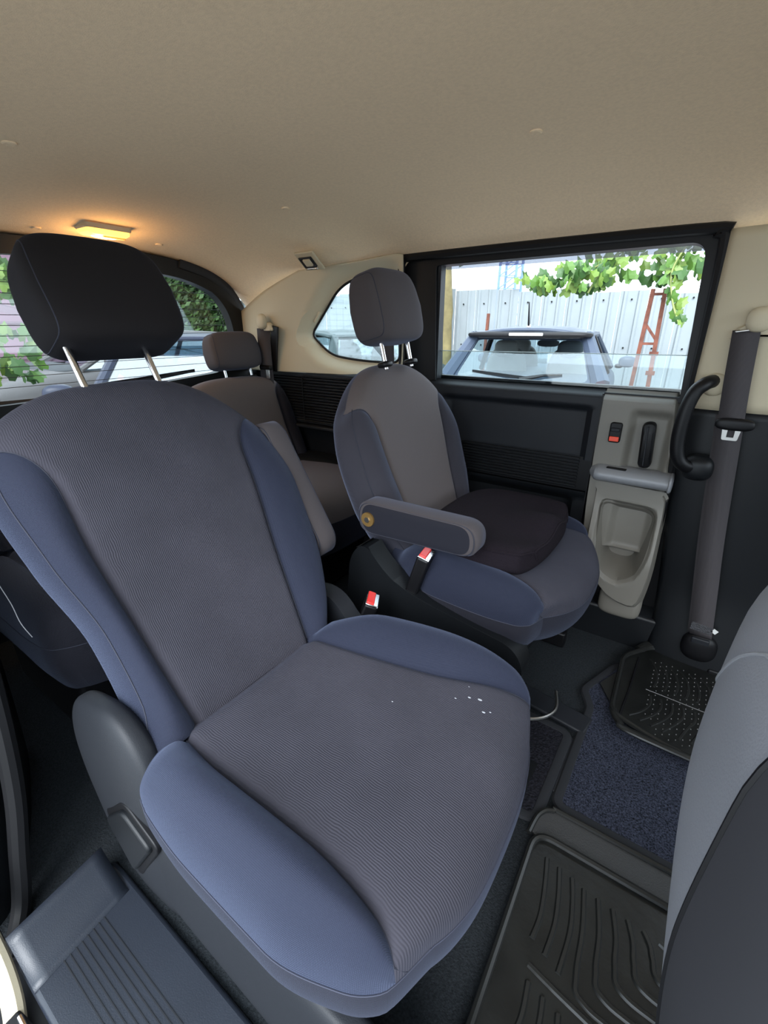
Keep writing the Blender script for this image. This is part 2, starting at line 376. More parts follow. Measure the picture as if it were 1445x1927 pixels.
# ---- sliding door opposite
door_1 = thing('door_1', (-0.45, 0.70, 0.08), 'closed sliding side door opposite with half lowered window', 'door', kind='structure')
dout = rpoly([(-0.885, 0.72, .0), (-0.03, 0.72, .0), (-0.040, 1.100, .055), (-0.885, 1.098, .05)], 8)
dwin = rpoly([(-0.752, 0.735, .004), (-0.052, 0.735, .004), (-0.070, 1.080, .035), (-0.765, 1.075, .012)], 8)
part('window_frame', plate(dout, xz(0.672), 0.05, [dwin]), M_black, door_1, bev=.006)
sd_pts = [(-0.035, 0.664, 0.10), (-0.03, 0.664, 0.72), (-0.036, 0.662, 1.06), (-0.052, 0.660, 1.090), (-0.10, 0.660, 1.104), (-0.84, 0.660, 1.102), (-0.875, 0.660, 1.090), (-0.885, 0.662, 1.07), (-0.878, 0.662, 0.9), (-.875, .662, .74), (-.84, .664, .66), (-.82, .664, .1)]
part('door_seal', tube(smooth_path(sd_pts, 5), 0.012, 8), M_rub, door_1)
part('inner_guide', box((-0.757, 0.694, 0.907), (0.012, 0.03, 0.35)), M_plas2, door_1)
dg = part('window_glass', solid([(-0.758, 0.72), (-0.045, 0.72), (-0.055, 0.834), (-0.764, 0.828)], xz(0.702), 0.004), G_side, door_1, smooth=False)
part('glass_edge', bar((-0.764, 0.704, 0.828), (-0.055, 0.704, 0.834), .005, .0022), mat('glass_edge', (0.35, 0.45, 0.45), .3), dg)
part('rain_visor', grid(lambda x, t: (x, 0.712+0.03*t, 1.088-0.018*t), lin(-0.765, -0.065, 4), lin(0, 1, 4)), G_visor, door_1, solid=.002)
# dark trim: shoulder, recessed insert, ribbed strip, lower pocket
def dpanel(x0, x1, zlo, zhi, fn, m, name, nx=50, nz=36, parent=None, uv=False):
    return part(name, grid(lambda x, z: (x, fn(x, z), z), lin(x0, x1, nx), lin(zlo, zhi, nz)), m, parent or door_1)
def rr(x, z, x0, x1, z0, z1, b):   # soft rounded-rect mask
    return sstep(x0-b, x0+b, x)*(1-sstep(x1-b, x1+b, x))*sstep(z0-b, z0+b, z)*(1-sstep(z1-b, z1+b, z))
def upf(x, z):
    y = 0.652+0.022*rr(x, z, -0.70, -0.255, 0.50, 0.690, .011)
    return y+0.03*sstep(0.722, 0.742, z)
dpanel(-0.872, -0.228, 0.545, 0.742, upf, M_plas2, 'upper_panel', 70, 50)
rb = part('ribbed_strip', grid(lambda x, z: (x, 0.660, z), lin(-0.872, -0.228, 3), lin(0.452, 0.552, 3)), M_black, door_1)
for i in range(10):
    part('rib', box((-0.565, 0.656, 0.463+i*0.0094), (0.61, 0.008, 0.0055)), M_plas, rb, bev=.0015, seg=1)
def lof(x, z): return 0.650+0.02*rr(x, z, -0.80, -0.27, 0.20, 0.425, .010)-.012*sstep(.43, .45, z)
dpanel(-0.872, -0.228, 0.09, 0.455, lof, M_plas, 'lower_panel', 60, 46)
part('rocker', box((-0.43, 0.685, 0.05), (0.95, 0.10, 0.12)), M_plas, door_1, bev=.01)
part('door_skin', box((-0.41, 0.722, 0.38), (1.00, 0.02, 0.74)), M_black, door_1)
part('panel_joint', bar((-0.2265, 0.647, 0.735), (-0.2265, 0.647, 0.12), .006, .003), M_black, door_1)
# grey panel with the lock switch, the lever and the bottle pocket
def gx1(z): return interp(z, [0.1, 0.3, 0.5, 0.74], [-0.030, -0.018, -0.026, -0.05])
def gx0(z): return interp(z, [0.1, 0.2, 0.45, 0.74], [-0.130, -0.200, -0.222, -0.226])
def gy(x, z):
    y = 0.650
    y += 0.018*rr(x, z, -0.145, -0.055, 0.30, 0.690, .012)
    return y+0.04*sstep(0.716, 0.744, z)
def gpt(t, z):
    x = gx0(z)+(gx1(z)-gx0(z))*t; e = 0.03*(sstep(0.94, 1.0, t))
    return (x, gy(x, z)+e, z)
part('grey_panel', grid(gpt, lin(0, 1, 60), lin(0.30, 0.744, 70)), M_grey, door_1)
# pocket (bulging lower bin with an open mouth)
mouth = rpoly([(-0.180, 0.440, .02), (-0.042, 0.437, .03), (-0.040, 0.30, .05), (-0.070, 0.222, .05), (-0.145, 0.225, .05), (-0.170, 0.30, .05)], 8)
def pk_outer(): return rpoly([(-0.208, 0.497, .004), (-0.022, 0.492, .004), (-0.014, 0.24, .06), (-0.026, 0.125, .03), (-0.115, 0.150, .05), (-0.200, 0.27, .09)], 8)
def pprof(t, i, o):
    p = i.lerp(o, t); d = (o-i).length*t; out = 0.055*sstep(0.46, 0.28, p.y)+0.012
    y = 0.655-out+0.012*(1-sstep(0, 0.010, d))+ (0.05*sstep(0.72, 1.0, t) if p.y < 0.47 else 0)
    return (p.x, y, p.y)
pk = part('bottle_pocket', ring_loft(mouth, (-0.113, 0.33), pk_outer(), pprof, 80), M_grey, door_1)
def pin(t, i, o):
    p = i.lerp(o, t); out = 0.055*sstep(0.46, 0.28, i.y)+0.012
    return (p.x, 0.655-out+0.012+ (0.06+out)*(1-t)**1.0*0.9, p.y-0.004*(1-t))
c_in = rpoly([(-0.160, 0.395, .02), (-0.065, 0.395, .02), (-0.080, 0.27, .02), (-0.140, 0.27, .02)], 8)
part('pocket_hollow', ring_loft(c_in, (-0.113, 0.33), mouth, lambda t, i, o: pin(t, i, o) if t > 0 else (i.x, 0.70, i.y), 80), M_grey, pk)
part('pocket_back', solid([(p[0]*1.0, p[1]) for p in rpoly([(-0.185, 0.43, .02), (-0.045, 0.43, .02), (-0.055, 0.24, .04), (-0.17, 0.24, .04)])], xz(0.699), 0.004), M_grey, pk)
part('pocket_foot', superell((-0.080, 0.650, 0.135), (0.058, 0.030, 0.045), 4), M_grey, pk)
# pull ledge
lg = part('pull_ledge', grid(lambda x, a: (x, 0.655-0.045*math.sin(a)*(1-.8*sstep(-0.205, -0.228, x)), 0.520+0.024*math.cos(a)*(1-.5*sstep(-.205, -.228, x))), lin(-0.228, -0.024, 24), lin(-0.15, math.pi*1.0, 16)), M_silver, door_1)
part('ledge_cap', superell((-0.026, 0.648, 0.520), (0.006, 0.042, 0.025), 3), M_silver, lg)
part('finger_slot', box((-0.158, 0.632, 0.5405), (0.050, 0.014, 0.004), rotm('Z', -4)), M_black, lg, bev=.003)
lk = part('lock_switch', solid(rpoly([(-0.195, 0.607, .008), (-0.165, 0.607, .008), (-0.165, 0.662, .008), (-0.195, 0.662, .008)]), xz(0.643), 0.01), M_black, door_1, bev=.003)
part('lock_slider', box((-0.180, 0.641, 0.643), (0.022, 0.008, 0.010)), M_plas2, lk, bev=.002)
part('red_marker', box((-0.180, 0.641, 0.618), (0.024, 0.006, 0.013)), mat('red_marker', (.85, .07, .03), .4), lk, bev=.002)
hd = part('door_lever', dome(rpoly([(-0.112, 0.545, .016), (-0.080, 0.548, .016), (-0.088, 0.672, .016), (-0.120, 0.668, .016)]), xz(0.672), [(1, 0), (1, -.016), (.92, -.024), (.6, -.030)]), M_black, door_1, ang=30)
part('lever_ridge', bar((-0.098, 0.641, 0.556), (-0.105, 0.641, 0.660), .006, .004), M_plas2, hd, bev=.001)

# ---- B pillar
bp = struct('trim_2', grid(lambda x, z: (x, 0.655-0.022*math.sin(max(0, min(1, (x+0.03)/0.30))*math.pi)**0.6+(.02*sstep(.62, .7, z) if False else 0), z), lin(-0.03, 0.27, 24), lin(0.715, 1.098, 20)), M_beige, 'beige upper door pillar trim', solid=.004)
bl = struct('trim_3', grid(lambda x, z: (x+0.05*sstep(0.72, 0.0, z), 0.665-0.030*math.sin(max(0, min(1, (x+0.035)/0.33))*math.pi)**0.5-0.03*sstep(0.25, 0.0, z), z), lin(-0.035, 0.295, 26), lin(0.0, 0.722, 30)), M_plas, 'dark lower door pillar trim', solid=.004)
part('screw_tray', box((0.215, 0.625, 0.018), (0.10, 0.05, 0.03)), M_black, bl, bev=.006)
struct('trim_4', tube(smooth_path([(0.235, 0.66, 0.95), (0.250, 0.655, 0.6), (0.275, 0.65, 0.35), (0.315, 0.64, 0.14), (0.36, .64, .05)], 6), [0.04]*25, 12, flat=.8), M_beige, 'beige front door panel edge')
struct('trim_5', solid(rpoly([(-0.68, -0.722, .02), (0.6, -0.722, .02), (0.6, -0.562, .01), (-0.72, -0.562, .05)], 6), xy(-0.04), 0.055), M_step, 'ribbed dark plastic sill plate', bev=.012)
sill = bpy.data.objects['trim_5']
for i in range(8):
    part('groove_rib', bar((-0.650, -0.680+i*0.0088, 0.0150), (0.3, -0.680+i*0.0088, 0.0150), .0016, .0022), M_plas2, sill)
part('sill_rise', grid(lambda y, t: (-0.605-0.08*t-.12*(y+.745), y, 0.013+0.040*t*t), lin(-0.720, -0.575, 8), lin(0, 1, 8)), M_step, sill, solid=.006)

# ================================================================== seats
def make_seat_cushion(root, X0, Y0, p):
    """p: L length, Wt width table, z top, zr rim; returns the surface function"""
    L, zt0, zr = p['L'], p['z'], p['zr']
    def W(t, sg=1): return interp(t, [0, .12, .35, .65, .85, .94, 1], p['W'] if sg > 0 or 'WN' not in p else p['WN'])
    def seam(t, sg=1): return min(1.0, interp(t, [0, .3, .6, .85, 1], p['seam'] if sg > 0 or 'seamN' not in p else p['seamN'])/W(t, sg))
    def surf(s, t):
        a = abs(s); w_ = W(t, s); q = seam(t, s)
        x = -0.03+(L+0.03)*t*(1-p['round']*a**3.0*t**2)
        z = zt0+0.012*math.sin(t*2.2)-0.006*(1-(a/q)**2 if a < q else 0)
        if a > q:
            r = (a-q)/(1-q+1e-6); z += p['bol']*math.sin(min(1, r*1.25)*math.pi*.62)*sstep(-0.05, 0.30, t)
        z -= 0.010*math.exp(-((a-q)*w_/0.007)**2)*sstep(1.02, .85, t)+0.022*math.exp(-((t-.045)/.035)**2)
        es = (1-min(1, a)**p.get('es', 6))**0.42; en = (1-min(1, t)**p.get('en', 8))**0.46
        return Vector((X0+x, Y0+s*w_, zr+(z-zr)*es*en))
    ts = [1-(1-u)**1.7 for u in lin(0, 1, 46)]
    uvf = lambda s, t: (s*W(t), t*L)
    ins = grid(lambda s, t: surf(s*seam(t, s), t), sinr(40), ts, lambda s, t: (s*seam(t, s)*W(t, s), t*L))
    c = part('seat_cushion', ins, p['m_ins'], root, ang=80)
    for sg in (-1, 1):
        g = grid(lambda k, t: surf(sg*(seam(t, sg)+(1-seam(t, sg))*math.sin(k*math.pi/2)), t), lin(0, 1, 26), ts, lambda k, t: (k*.12, t*L))
        part('cushion_bolster', g, p['m_bol'], c, ang=80)
        part('seam', tube([surf(sg*seam(t, sg), t)+Vector((0, 0, .0005)) for t in lin(0.02, .995, 40)], .0011, 5), M_stitch, c)
    rim = [surf(-1, t) for t in ts]+[surf(s, 1) for s in sinr(40)[1:-1]]+[surf(1, t) for t in reversed(ts)]
    cx, cy = X0+L*.45, Y0
    def sk(i, k):
        q = rim[int(i)]; o = math.sin(k*math.pi*.75)*0.006-0.03*k*k
        d = Vector((q.x-cx, q.y-cy, 0)).normalized()
        return q+d*o+Vector((0, 0, -p['skirt']*k))
    part('cushion_skirt', grid(sk, range(len(rim)), lin(0, 1, 10), lambda i, k: (i*.01, k*.08)), p['m_side'], c, ang=80)
    part('stitching', tube([q+Vector(((q.x-cx)*.003, (q.y-cy)*.003, .0)) for q in rim], .0008, 5), M_seam, c)
    return c, surf

def make_backrest(root, X0, Y0, p):
    r = R(p['rec']); u = Vector((-math.sin(r), p.get('lean', 0), math.cos(r))); n = Vector((math.cos(r), 0, math.sin(r)))
    b = Vector((X0, Y0, p['zb'])); L = p['L']
    def W(v, sg=1): return interp(v, [0, .12, .3, .55, .8, 1], p['W'] if sg > 0 or 'WN' not in p else p['WN'])
    def seam(v, sg=1):
        q = interp(v, [0, .3, .6, 1], p['seam'])/W(v, sg); f0, f1 = p['flare']
        k = max(0, min(1, (v-f0)/(f1-f0))); return min(1, q+(1-q)*k**2.2)
    def mid(s, v): return b+u*(v*L*(1-(p['drop'] if s > 0 else p.get('dropN', p['drop']))*abs(s)**3.0*v**2))+Vector((0, s*W(v, s), 0))
    def edge(s, v): return (1-min(1, abs(s))**p.get('es', 5))**0.42*(1-min(1, v)**9)**0.44
    def front(s, v):
        a = abs(s); q = seam(v, s); d = p['d']
        d -= 0.008*(1-(a/q)**2 if a < q else 0)+0.012*math.sin(v*math.pi)
        if a > q and q < 1:
            rr_ = (a-q)/(1-q+1e-6); d += p['bol']*math.sin(min(1, rr_*1.3)*math.pi*.6)*sstep(p['flare'][1], p['flare'][0]-.15, v)
        d -= 0.010*math.exp(-((a-q)*W(v, s)/0.007)**2)*sstep(p['flare'][1]+.02, p['flare'][0], v)
        return mid(s, v)-n*p['d']+n*(d*edge(s, v))
    def back(s, v): return mid(s, v)-n*p['d']-n*(p['db']*edge(s, v))
    vs = [1-(1-t)**1.8 for t in lin(0, 1, 46)]
    o = part('backrest', grid(lambda s, v: front(s*seam(v, s), v), sinr(44), vs, lambda s, v: (s*seam(v, s)*W(v, s), v*L)), p['m_ins'], root, ang=80)
    vb = [t*p['flare'][1] for t in lin(0, 1, 44)]
    for sg in (-1, 1):
        part('backrest_bolster', grid(lambda k, v: front(sg*(seam(v, sg)+(1-seam(v, sg))*math.sin(k*math.pi/2)), v), lin(0, 1, 24), vb, lambda k, v: (k*.12, v*L)), p['m_bol'], o, ang=80)
        part('seam', tube([front(sg*seam(v, sg), v)+n*.0006 for v in lin(0.01, p['flare'][1]-.01, 40)], .0011, 5), M_stitch, o)
        part('stitching', tube([front(sg*.955, v)+n*.0006+Vector((0, sg*.0004, 0)) for v in lin(0.02, p['flare'][1]-.01, 40)], .0010, 5), M_stitch, o)
    part('backrest_shell', grid(back, sinr(40), vs, lambda s, v: (s*W(v), v*L)), p['m_side'], o, ang=80)
    # underside closing sheet
    part('backrest_foot', grid(lambda s, k: front(s, 0).lerp(back(s, 0), k)-u*(.012*math.sin(k*math.pi)), sinr(30), lin(0, 1, 8), lambda s, k: (s*.2, k*.1)), p['m_side'], o, ang=80)
    return o, front, back, mid, u, n, b

def make_headrest(root, c, rot, h, m, posts, gus, plen, po_=0.0):
    """c centre, rot 3x3 (x forward, y lateral, z up)"""
    def taper(x, y, z):
        k = 1-0.11*max(0, z)**1.6-0.03*max(0, -z)
        return (x*(1-0.22*max(0, z))+0.10*(y*y)*(-1) , y*k, z)
    hr = part('headrest', superell(c, h, 5.2, rot, taper, 64, 44), m, root, ang=80)
    for sg in (-1, 1):
        V = []
        def sp(v, pw): return math.copysign(abs(v)**pw, v)
        for j in range(41):
            th = 2*math.pi*j/40; kk = 2/5.2
            x = sp(math.cos(th), kk)*.842; z = sp(math.sin(th), kk)*.842; y = sg*.90
            x2, y2, z2 = taper(x, y, z); V.append(Vector(c)+rot @ Vector((x2*h[0]*1.0, y2*h[1], z2*h[2]*1.0)))
        if gus: part('headrest_seam', tube(V, .0012, 5), M_stitch, hr)
        a = Vector(c)+rot @ Vector((0, po_+sg*posts, -h[2]*.9)); bb = Vector(c)+rot @ Vector((0, po_+sg*posts, -h[2]-plen))
        po = part('headrest_post', tube([a, bb], .0058, 12), M_chrome, hr)
        part('post_guide', superell(bb+rot @ Vector((0, 0, .012)), (.017, .019, .008), 3, rot), M_black, po)
    return hr

def buckle(root, base, top, axis_y=1):
    base, top = Vector(base), Vector(top); d = (top-base)
    q = d.to_track_quat('Z', 'X').to_matrix()
    o = part('belt_buckle', box((base+top)/2, (.030, .052, d.length), q), M_black, root, bev=.005)
    cc = top+d.normalized()*.001
    part('buckle_rim', box(cc, (.029, .050, .004), q), M_chrome, o, bev=.002)
    part('release_button', box(cc+q @ Vector((.004, 0, .003)), (.017, .044, .006), q), M_red, o, bev=.002)
    return o

# ---- near captain seat
NX, NY = -0.530, -0.325
near = thing('captain_seat', (-0.35, NY, 0), 'large navy cloth captain seat nearest the camera with headrest darkened as backlit', 'car seat', 'second row captain seats')
cushp = dict(L=.440, W=[.185, .205, .255, .274, .264, .242, .175], WN=[.216, .233, .242, .243, .222, .198, .135], seam=[.115, .130, .155, .205, .232], seamN=[.150, .163, .163, .172, .195], z=.352, zr=.285, bol=.050, round=.05, skirt=.095, m_ins=M_ins, m_bol=M_bol, m_side=M_side)
ccush, csurf = make_seat_cushion(near, NX, NY, cushp)
backp = dict(lean=.06, rec=31, zb=.335, L=.590, W=[.190, .235, .268, .282, .262, .212], WN=[.205, .186, .192, .224, .242, .233], seam=[.125, .145, .165, .170], flare=(.68, .94), drop=.20, dropN=.13, d=.075, db=.055, bol=.034, m_ins=M_ins, m_bol=M_bol, m_side=M_bol)
bo, bf, bb, bm_, bu, bn, bb0 = make_backrest(near, NX, NY, backp)
hc = bb0+bu*(.59+.150)-bn*.055+Vector((.012, .024, .006))
make_headrest(near, hc, rotm('Y', -28), (.062, .126, .098), M_hr, .066, True, .095, -.030)
# folded-up armrest on the inboard side of the backrest
def arm_geo(p0, p1, hw, hh, ax_u):
    p0, p1 = Vector(p0), Vector(p1)
    return p0, p1
def armrest(root, a, b, halfh, halfw, m_top, m_side):
    """a rear end, b front end, both on the centre line; flattened rounded bar"""
    a, b = Vector(a), Vector(b); d = b-a; q = Matrix((d.normalized(), Vector((0, 1, 0)), d.normalized().cross(Vector((0, 1, 0))))).transposed()
    c = (a+b)/2; L2 = d.length/2
    prof = rpoly([(-L2, -halfh, halfh*.95), (L2, -halfh*.75, halfh*.8), (L2, halfh, halfh*.9), (-L2, halfh, halfh*.95)], 8)
    def t3(p, dd=0): v = c+q @ Vector((p[0], dd, p[1])); return (v.x, v.y, v.z)
    o = part('armrest', dome(prof, lambda p, dd: t3(p, dd), [(.001, -halfw*.98), (.80, -halfw*.98), (.93, -halfw*.90), (1, -halfw*.65), (1, halfw*.65), (.93, halfw*.90), (.80, halfw*.98), (.001, halfw*.98)]), m_top, root, ang=60)
    for sg in (-1, 1):
        part('armrest_side', dome(prof, lambda p, dd: t3(p, dd*sg), [(.90, halfw*.92), (.80, halfw*1.0), (.5, halfw*1.03), (.01, halfw*1.03)]), m_side, o, ang=60)
        part('armrest_seam', tube([t3((p[0]*.96, p[1]*.93), sg*halfw*.86) for p in prof+prof[:1]], .0011, 5), M_stitch, o)
    return o, t3
armrest(near, (-0.640, -0.040, .420), (-0.800, -0.040, .700), .045, .030, M_hrl, M_side)
# outboard recliner cover with the lever
def cover(root, name, prof, y0, y1, m, bev=.014):
    return part(name, plate(prof, xz(y0), y1-y0), m, root, bev=bev, seg=4, ang=50)
cv = part('recliner_cover', superell((-0.612, -0.527, 0.180), (.128, .034, .205), 2.9, rotm('Y', -14), None, 56, 40), M_plas2, near, ang=80)
part('side_strip', superell((-0.355, -0.535, 0.120), (.300, .022, .105), 4.0, rotm('Y', 5), None, 56, 30), M_plas2, cv, ang=80)
lv = part('lever_recess', solid(rpoly([(-0.668, 0.165, .022), (-0.575, 0.258, .022), (-0.490, 0.222, .022), (-0.595, 0.062, .022)]), xz(-0.5610), .010), M_black, cv, bev=.002)
part('recline_lever', solid(rpoly([(-0.652, 0.166, .016), (-0.574, 0.244, .016), (-0.506, 0.214, .016), (-0.595, 0.084, .016)]), xz(-0.568), .012), M_plas, lv, bev=.004)
part('inner_cover', solid(rpoly([(-0.70, .12, .03), (-0.66, .36, .05), (-0.56, .38, .05), (-0.50, .30, .06), (-0.15, .22, .03), (-.13, .12, .02)]), xz(-0.105), .04), M_plas2, near, bev=.012)
part('seat_base', solid(rpoly([(-0.66, .05, .02), (-0.62, .24, .04), (-0.22, .20, .03), (-0.26, .05, .02)]), xz(-0.53), .40), M_black, near, bev=.01)
for y in (-0.50, -0.15):
    part('seat_rail', box((-0.44, y, .028), (.50, .035, .05)), M_black, near, bev=.006)
buckle(near, (-0.540, -0.052, .235), (-0.505, -0.032, .345))

for (x, y, r_) in ((-.205, -.185, .0045), (-.190, -.178, .0065), (-.222, -.200, .003), (-.176, -.196, .005), (-.168, -.189, .003), (-.235, -.172, .0025), (-.30, -.262, .0025), (-.215, -.165, .002)):
    t_ = (x-NX+.03)/.47; zt = csurf((y-NY)/.26, t_).z
    part('stain_fleck', superell((x, y, zt+.0003), (r_*.6, r_*.35, .0006), 2, None, None, 8, 4), mat('dried_stain', (.30, .31, .34), .9), ccush)
# ---- far captain seat
FX, FY = -0.545, 0.335
far = thing('captain_seat', (-0.35, FY, 0), 'navy cloth captain seat by the sliding door, its armrest down', 'car seat', 'second row captain seats')
cushf = dict(cushp); cushf.update(z=.385, zr=.325, L=.425, round=.14, skirt=.08, seam=[.13, .145, .165, .19, .215]); cushf.pop('seamN'); cushf.pop('WN'); cushf.update(W=[.20, .22, .250, .258, .252, .235, .190], bol=.035)
make_seat_cushion(far, FX, FY, cushf)
backf = dict(backp); backf.pop('WN'); backf.pop('dropN')
M_farb = mat('far_seat_bolster_lit', (.034, .032, .040), .88, sheen=0.3, bump=('weave', 190, .3), spec=.2, uv=True)  # paler copy of the bolster cloth, light on the backrest painted in
backf.update(lean=0, W=[.185, .215, .245, .255, .240, .195], rec=18, L=.485, zb=.365, m_ins=M_ins3, m_bol=M_farb, m_side=M_farb)
fo, ff, fb, fm, fu, fn, fb0 = make_backrest(far, FX+.012, FY+.022, backf)
fc = Vector((-0.725, 0.350, 0.945))
make_headrest(far, fc, rotm('Y', -14), (.054, .106, .088), M_hrl, .062, True, .062)
am, at3 = armrest(far, (-0.614, 0.085, .490), (-0.312, 0.085, .492), .040, .030, M_hrl, M_side)
part('pivot_cap', cyl((-0.578, 0.050, .490), .017, .006, 'Y'), mat('brass_cap', (.30, .18, .06), .4, metal=.6), am)
part('pivot_bolt', cyl((-0.578, 0.047, .490), .007, .006, 'Y', 6), M_steel, am)
fp = rpoly([(-0.66, .18, .03), (-0.640, .39, .05), (-0.590, .425, .04), (-0.550, .365, .06), (-0.47, .325, .07), (-0.20, .285, .05), (-0.185, .20, .04), (-0.40, .13, .05)], 8)
cover(far, 'inner_cover', fp, 0.060, 0.115, M_plas, .02)
part('side_cover', plate(fp, xz(0.565), .04), M_plas, far, bev=.015)
part('seat_base', solid(rpoly([(-0.66, .05, .02), (-0.62, .26, .04), (-0.20, .26, .03), (-0.26, .05, .02)]), xz(0.12), .44), M_black, far, bev=.01)
for y in (0.17, 0.52):
    part('seat_rail', box((-0.44, y, .028), (.50, .035, .05)), M_black, far, bev=.006)
part('adjuster_bar', tube(smooth_path([(-0.26, .10, .06), (-0.17, .13, .06), (-0.135, .19, .055), (-0.15, .26, .05)], 6), .004, 8), M_steel, far)
buckle(far, (-0.480, 0.088, .300), (-0.445, 0.095, .420))

# ---- black mesh foam cushion lying on the far seat
def foam():
    Xc, Yc, zb = -0.368, 0.340, .390
    def W(t): return interp(t, [0, .2, .6, .9, 1], [.15, .195, .205, .19, .13])
    def tp(s, t):
        a = abs(s); x = Xc-.150+.30*t*(1-.05*a**3*t); x += .03*(a**3)*(1-t)
        z = zb+.074+.020*math.exp(-((s*W(t))/.05)**2)*sstep(.45, .95, t)-.012*math.exp(-(((a-.5)*W(t))/.06)**2)*sstep(.3, .9, t)
        e = (1-min(1, a)**10)**.3*(1-min(1, abs(2*t-1))**12)**.3
        return (x, Yc+s*W(t), zb+.030+(z-zb-.030)*e)
    def bt(s, t):
        q = tp(s, t); e = (1-min(1, abs(s))**8)**.4*(1-min(1, abs(2*t-1))**10)**.4
        return (q[0], q[1], zb+.030-.032*e)
    ts = [0.5+0.5*math.sin(math.pi/2*u) for u in lin(-1, 1, 44)]
    o = thing('seat_cushion_pad', (Xc, Yc, zb), 'thick black mesh foam cushion lying on the far seat', 'cushion')
    part('pad_top', grid(tp, sinr(40), ts), M_mesh, o, ang=80)
    part('pad_bottom', grid(bt, sinr(40), ts), M_mesh, o, ang=80)
    rim = [tp(-1, t) for t in ts]+[tp(s, 1) for s in sinr(40)]+[tp(1, t) for t in reversed(ts)]+[tp(-s, 0) for s in sinr(40)]
    part('piping', tube([tp(.97*s if abs(s) == 1 else s, t) for s, t in [(-1, t) for t in ts]]+[tp(s*.97, .985) for s in sinr(40)]+[tp(.97, t) for t in reversed(ts)], .0035, 6), M_mesh, o)
foam()

# ---- third row
t3p = dict(rec=20, zb=.40, L=.365, W=[.235, .24, .24, .238, .23, .215], seam=[.165, .165, .165, .165], flare=(.75, .99), drop=.10, d=.06, db=.045, bol=.020, m_ins=M_ins3, m_bol=M_side, m_side=M_side)
c3p = dict(L=.42, W=[.235, .24, .24, .24, .235, .225, .20], seam=[.165]*5, z=.405, zr=.32, bol=.012, round=.08, skirt=.12, m_ins=M_ins3, m_bol=M_side, m_side=M_side)
for Y0, lab in ((0.415, 'brownish third row seat with low headrest in the far corner'), (-0.27, 'dark third row seat mostly hidden behind the near captain seat')):
    rt = thing('rear_seat', (-1.2, Y0, 0), lab, 'car seat', 'third row seats')
    o3, f3, b3, m3, u3, n3, b30 = make_backrest(rt, -1.310, Y0, t3p if Y0 > 0 else dict(t3p, L=.22, m_ins=M_side))
    make_seat_cushion(rt, -1.30, Y0, c3p if Y0 > 0 else dict(c3p, m_ins=M_side))
    if Y0 > 0: make_headrest(rt, b30+u3*(.365+.095)-n3*.05+Vector((0, .05 if Y0 > 0 else 0, 0)), rotm('Y', -12), (.045, .112, .068), M_hrl, .06, True, .045)
    part('seat_base', solid(rpoly([(-1.36, .03, .02), (-1.36, .30, .03), (-0.93, .28, .03), (-0.97, .03, .02)]), xz(Y0-.2), .40), M_black, rt, bev=.01)

# ---- front seat back at the right edge
fs = thing('front_seat', (0.22, -0.40, 0), 'grey vinyl front seat back at the right edge of the photo', 'car seat')
def fsr(z): return interp(z, [.10, .25, .40, .55, .66, .735, .78], [.156, .106, .073, .058, .062, .084, .142])
def fsy(z): return interp(z, [.10, .30, .60, .72, .78], [.15, .185, .20, .185, .12])
def fs_pt(a, z):
    ca, sa = math.cos(a), math.sin(a); k = 2/3.2
    xx = math.copysign(abs(ca)**k, ca); yy = math.copysign(abs(sa)**k, sa)
    th = interp(z, [.1, .5, .7, .78], [.075, .075, .065, .02])
    return (fsr(z)+th-th*xx, -0.400+fsy(z)*yy, z)
zz = lin(.10, .70, 40)+[.71, .72, .73, .74, .75, .758, .765, .770, .775, .778, .78]
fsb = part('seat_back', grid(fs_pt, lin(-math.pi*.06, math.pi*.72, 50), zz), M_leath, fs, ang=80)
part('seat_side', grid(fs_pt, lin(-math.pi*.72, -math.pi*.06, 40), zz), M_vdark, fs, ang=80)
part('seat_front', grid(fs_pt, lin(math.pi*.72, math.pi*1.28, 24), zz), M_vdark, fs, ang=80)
part('top_cap', superell((0.165, -0.40, .772), (.035, .11, .012), 3), M_leath, fsb)
part('back_seam', tube([fs_pt(-math.pi*.06, z) for z in zz[:-6]], .0022, 6), M_black, fsb)
part('top_piping', tube([Vector(fs_pt(a*math.pi, z)) for a, z in zip(lin(.30, -.05, 30), [interp(t, [0, .4, 1], [.56, .60, .745]) for t in lin(0, 1, 30)])], .0014, 6), M_silver, fsb)
part('seat_base', solid(rpoly([(0.18, .04, .02), (0.18, .24, .03), (0.62, .26, .03), (0.62, .04, .02)]), xz(-0.60), .42), M_black, fs, bev=.01)

# ================================================================== belts, handle, lamp
def ribbon(pts, wvec, th=.0016):
    V, Fc = [], []; w_ = Vector(wvec)
    P = [Vector(p) for p in pts]; n = len(P)
    for i in range(n):
        ww = w_ if not isinstance(wvec, list) else Vector(wvec[i])
        V += [tuple(P[i]-ww/2), tuple(P[i]+ww/2)]
    return V, [(2*i, 2*i+1, 2*i+3, 2*i+2) for i in range(n-1)]
sb = thing('seat_belt', (0.1, 0.62, 0.0), 'dark grey seat belt hanging down the pillar by the sliding door', 'seat belt', 'seat belts')
wpts = smooth_path([(0.044, 0.618, 0.895), (0.053, 0.610, 0.78), (0.065, 0.606, 0.66), (0.090, 0.606, 0.42), (0.112, 0.604, 0.25), (0.128, 0.602, 0.125)], 6)
wb = part('webbing', ribbon(wpts, (.050, -.006, .004)), M_web, sb, solid=.002)
part('webbing_fold', ribbon([p+Vector((-.006, .004, 0)) for p in wpts[10:]], (.048, -.004, 0)), M_web, sb, solid=.002)
part('stitched_end', box((0.125, 0.601, 0.150), (.050, .005, .022), rotm('Y', 4)), mat('webbing_stitch', (.05, .05, .055), .9, bump=('voronoi', 300, 1.0)), wb, bev=.001)
part('care_tag', box((0.154, 0.599, 0.152), (.012, .001, .012), rotm('Y', 30)), M_white, wb)
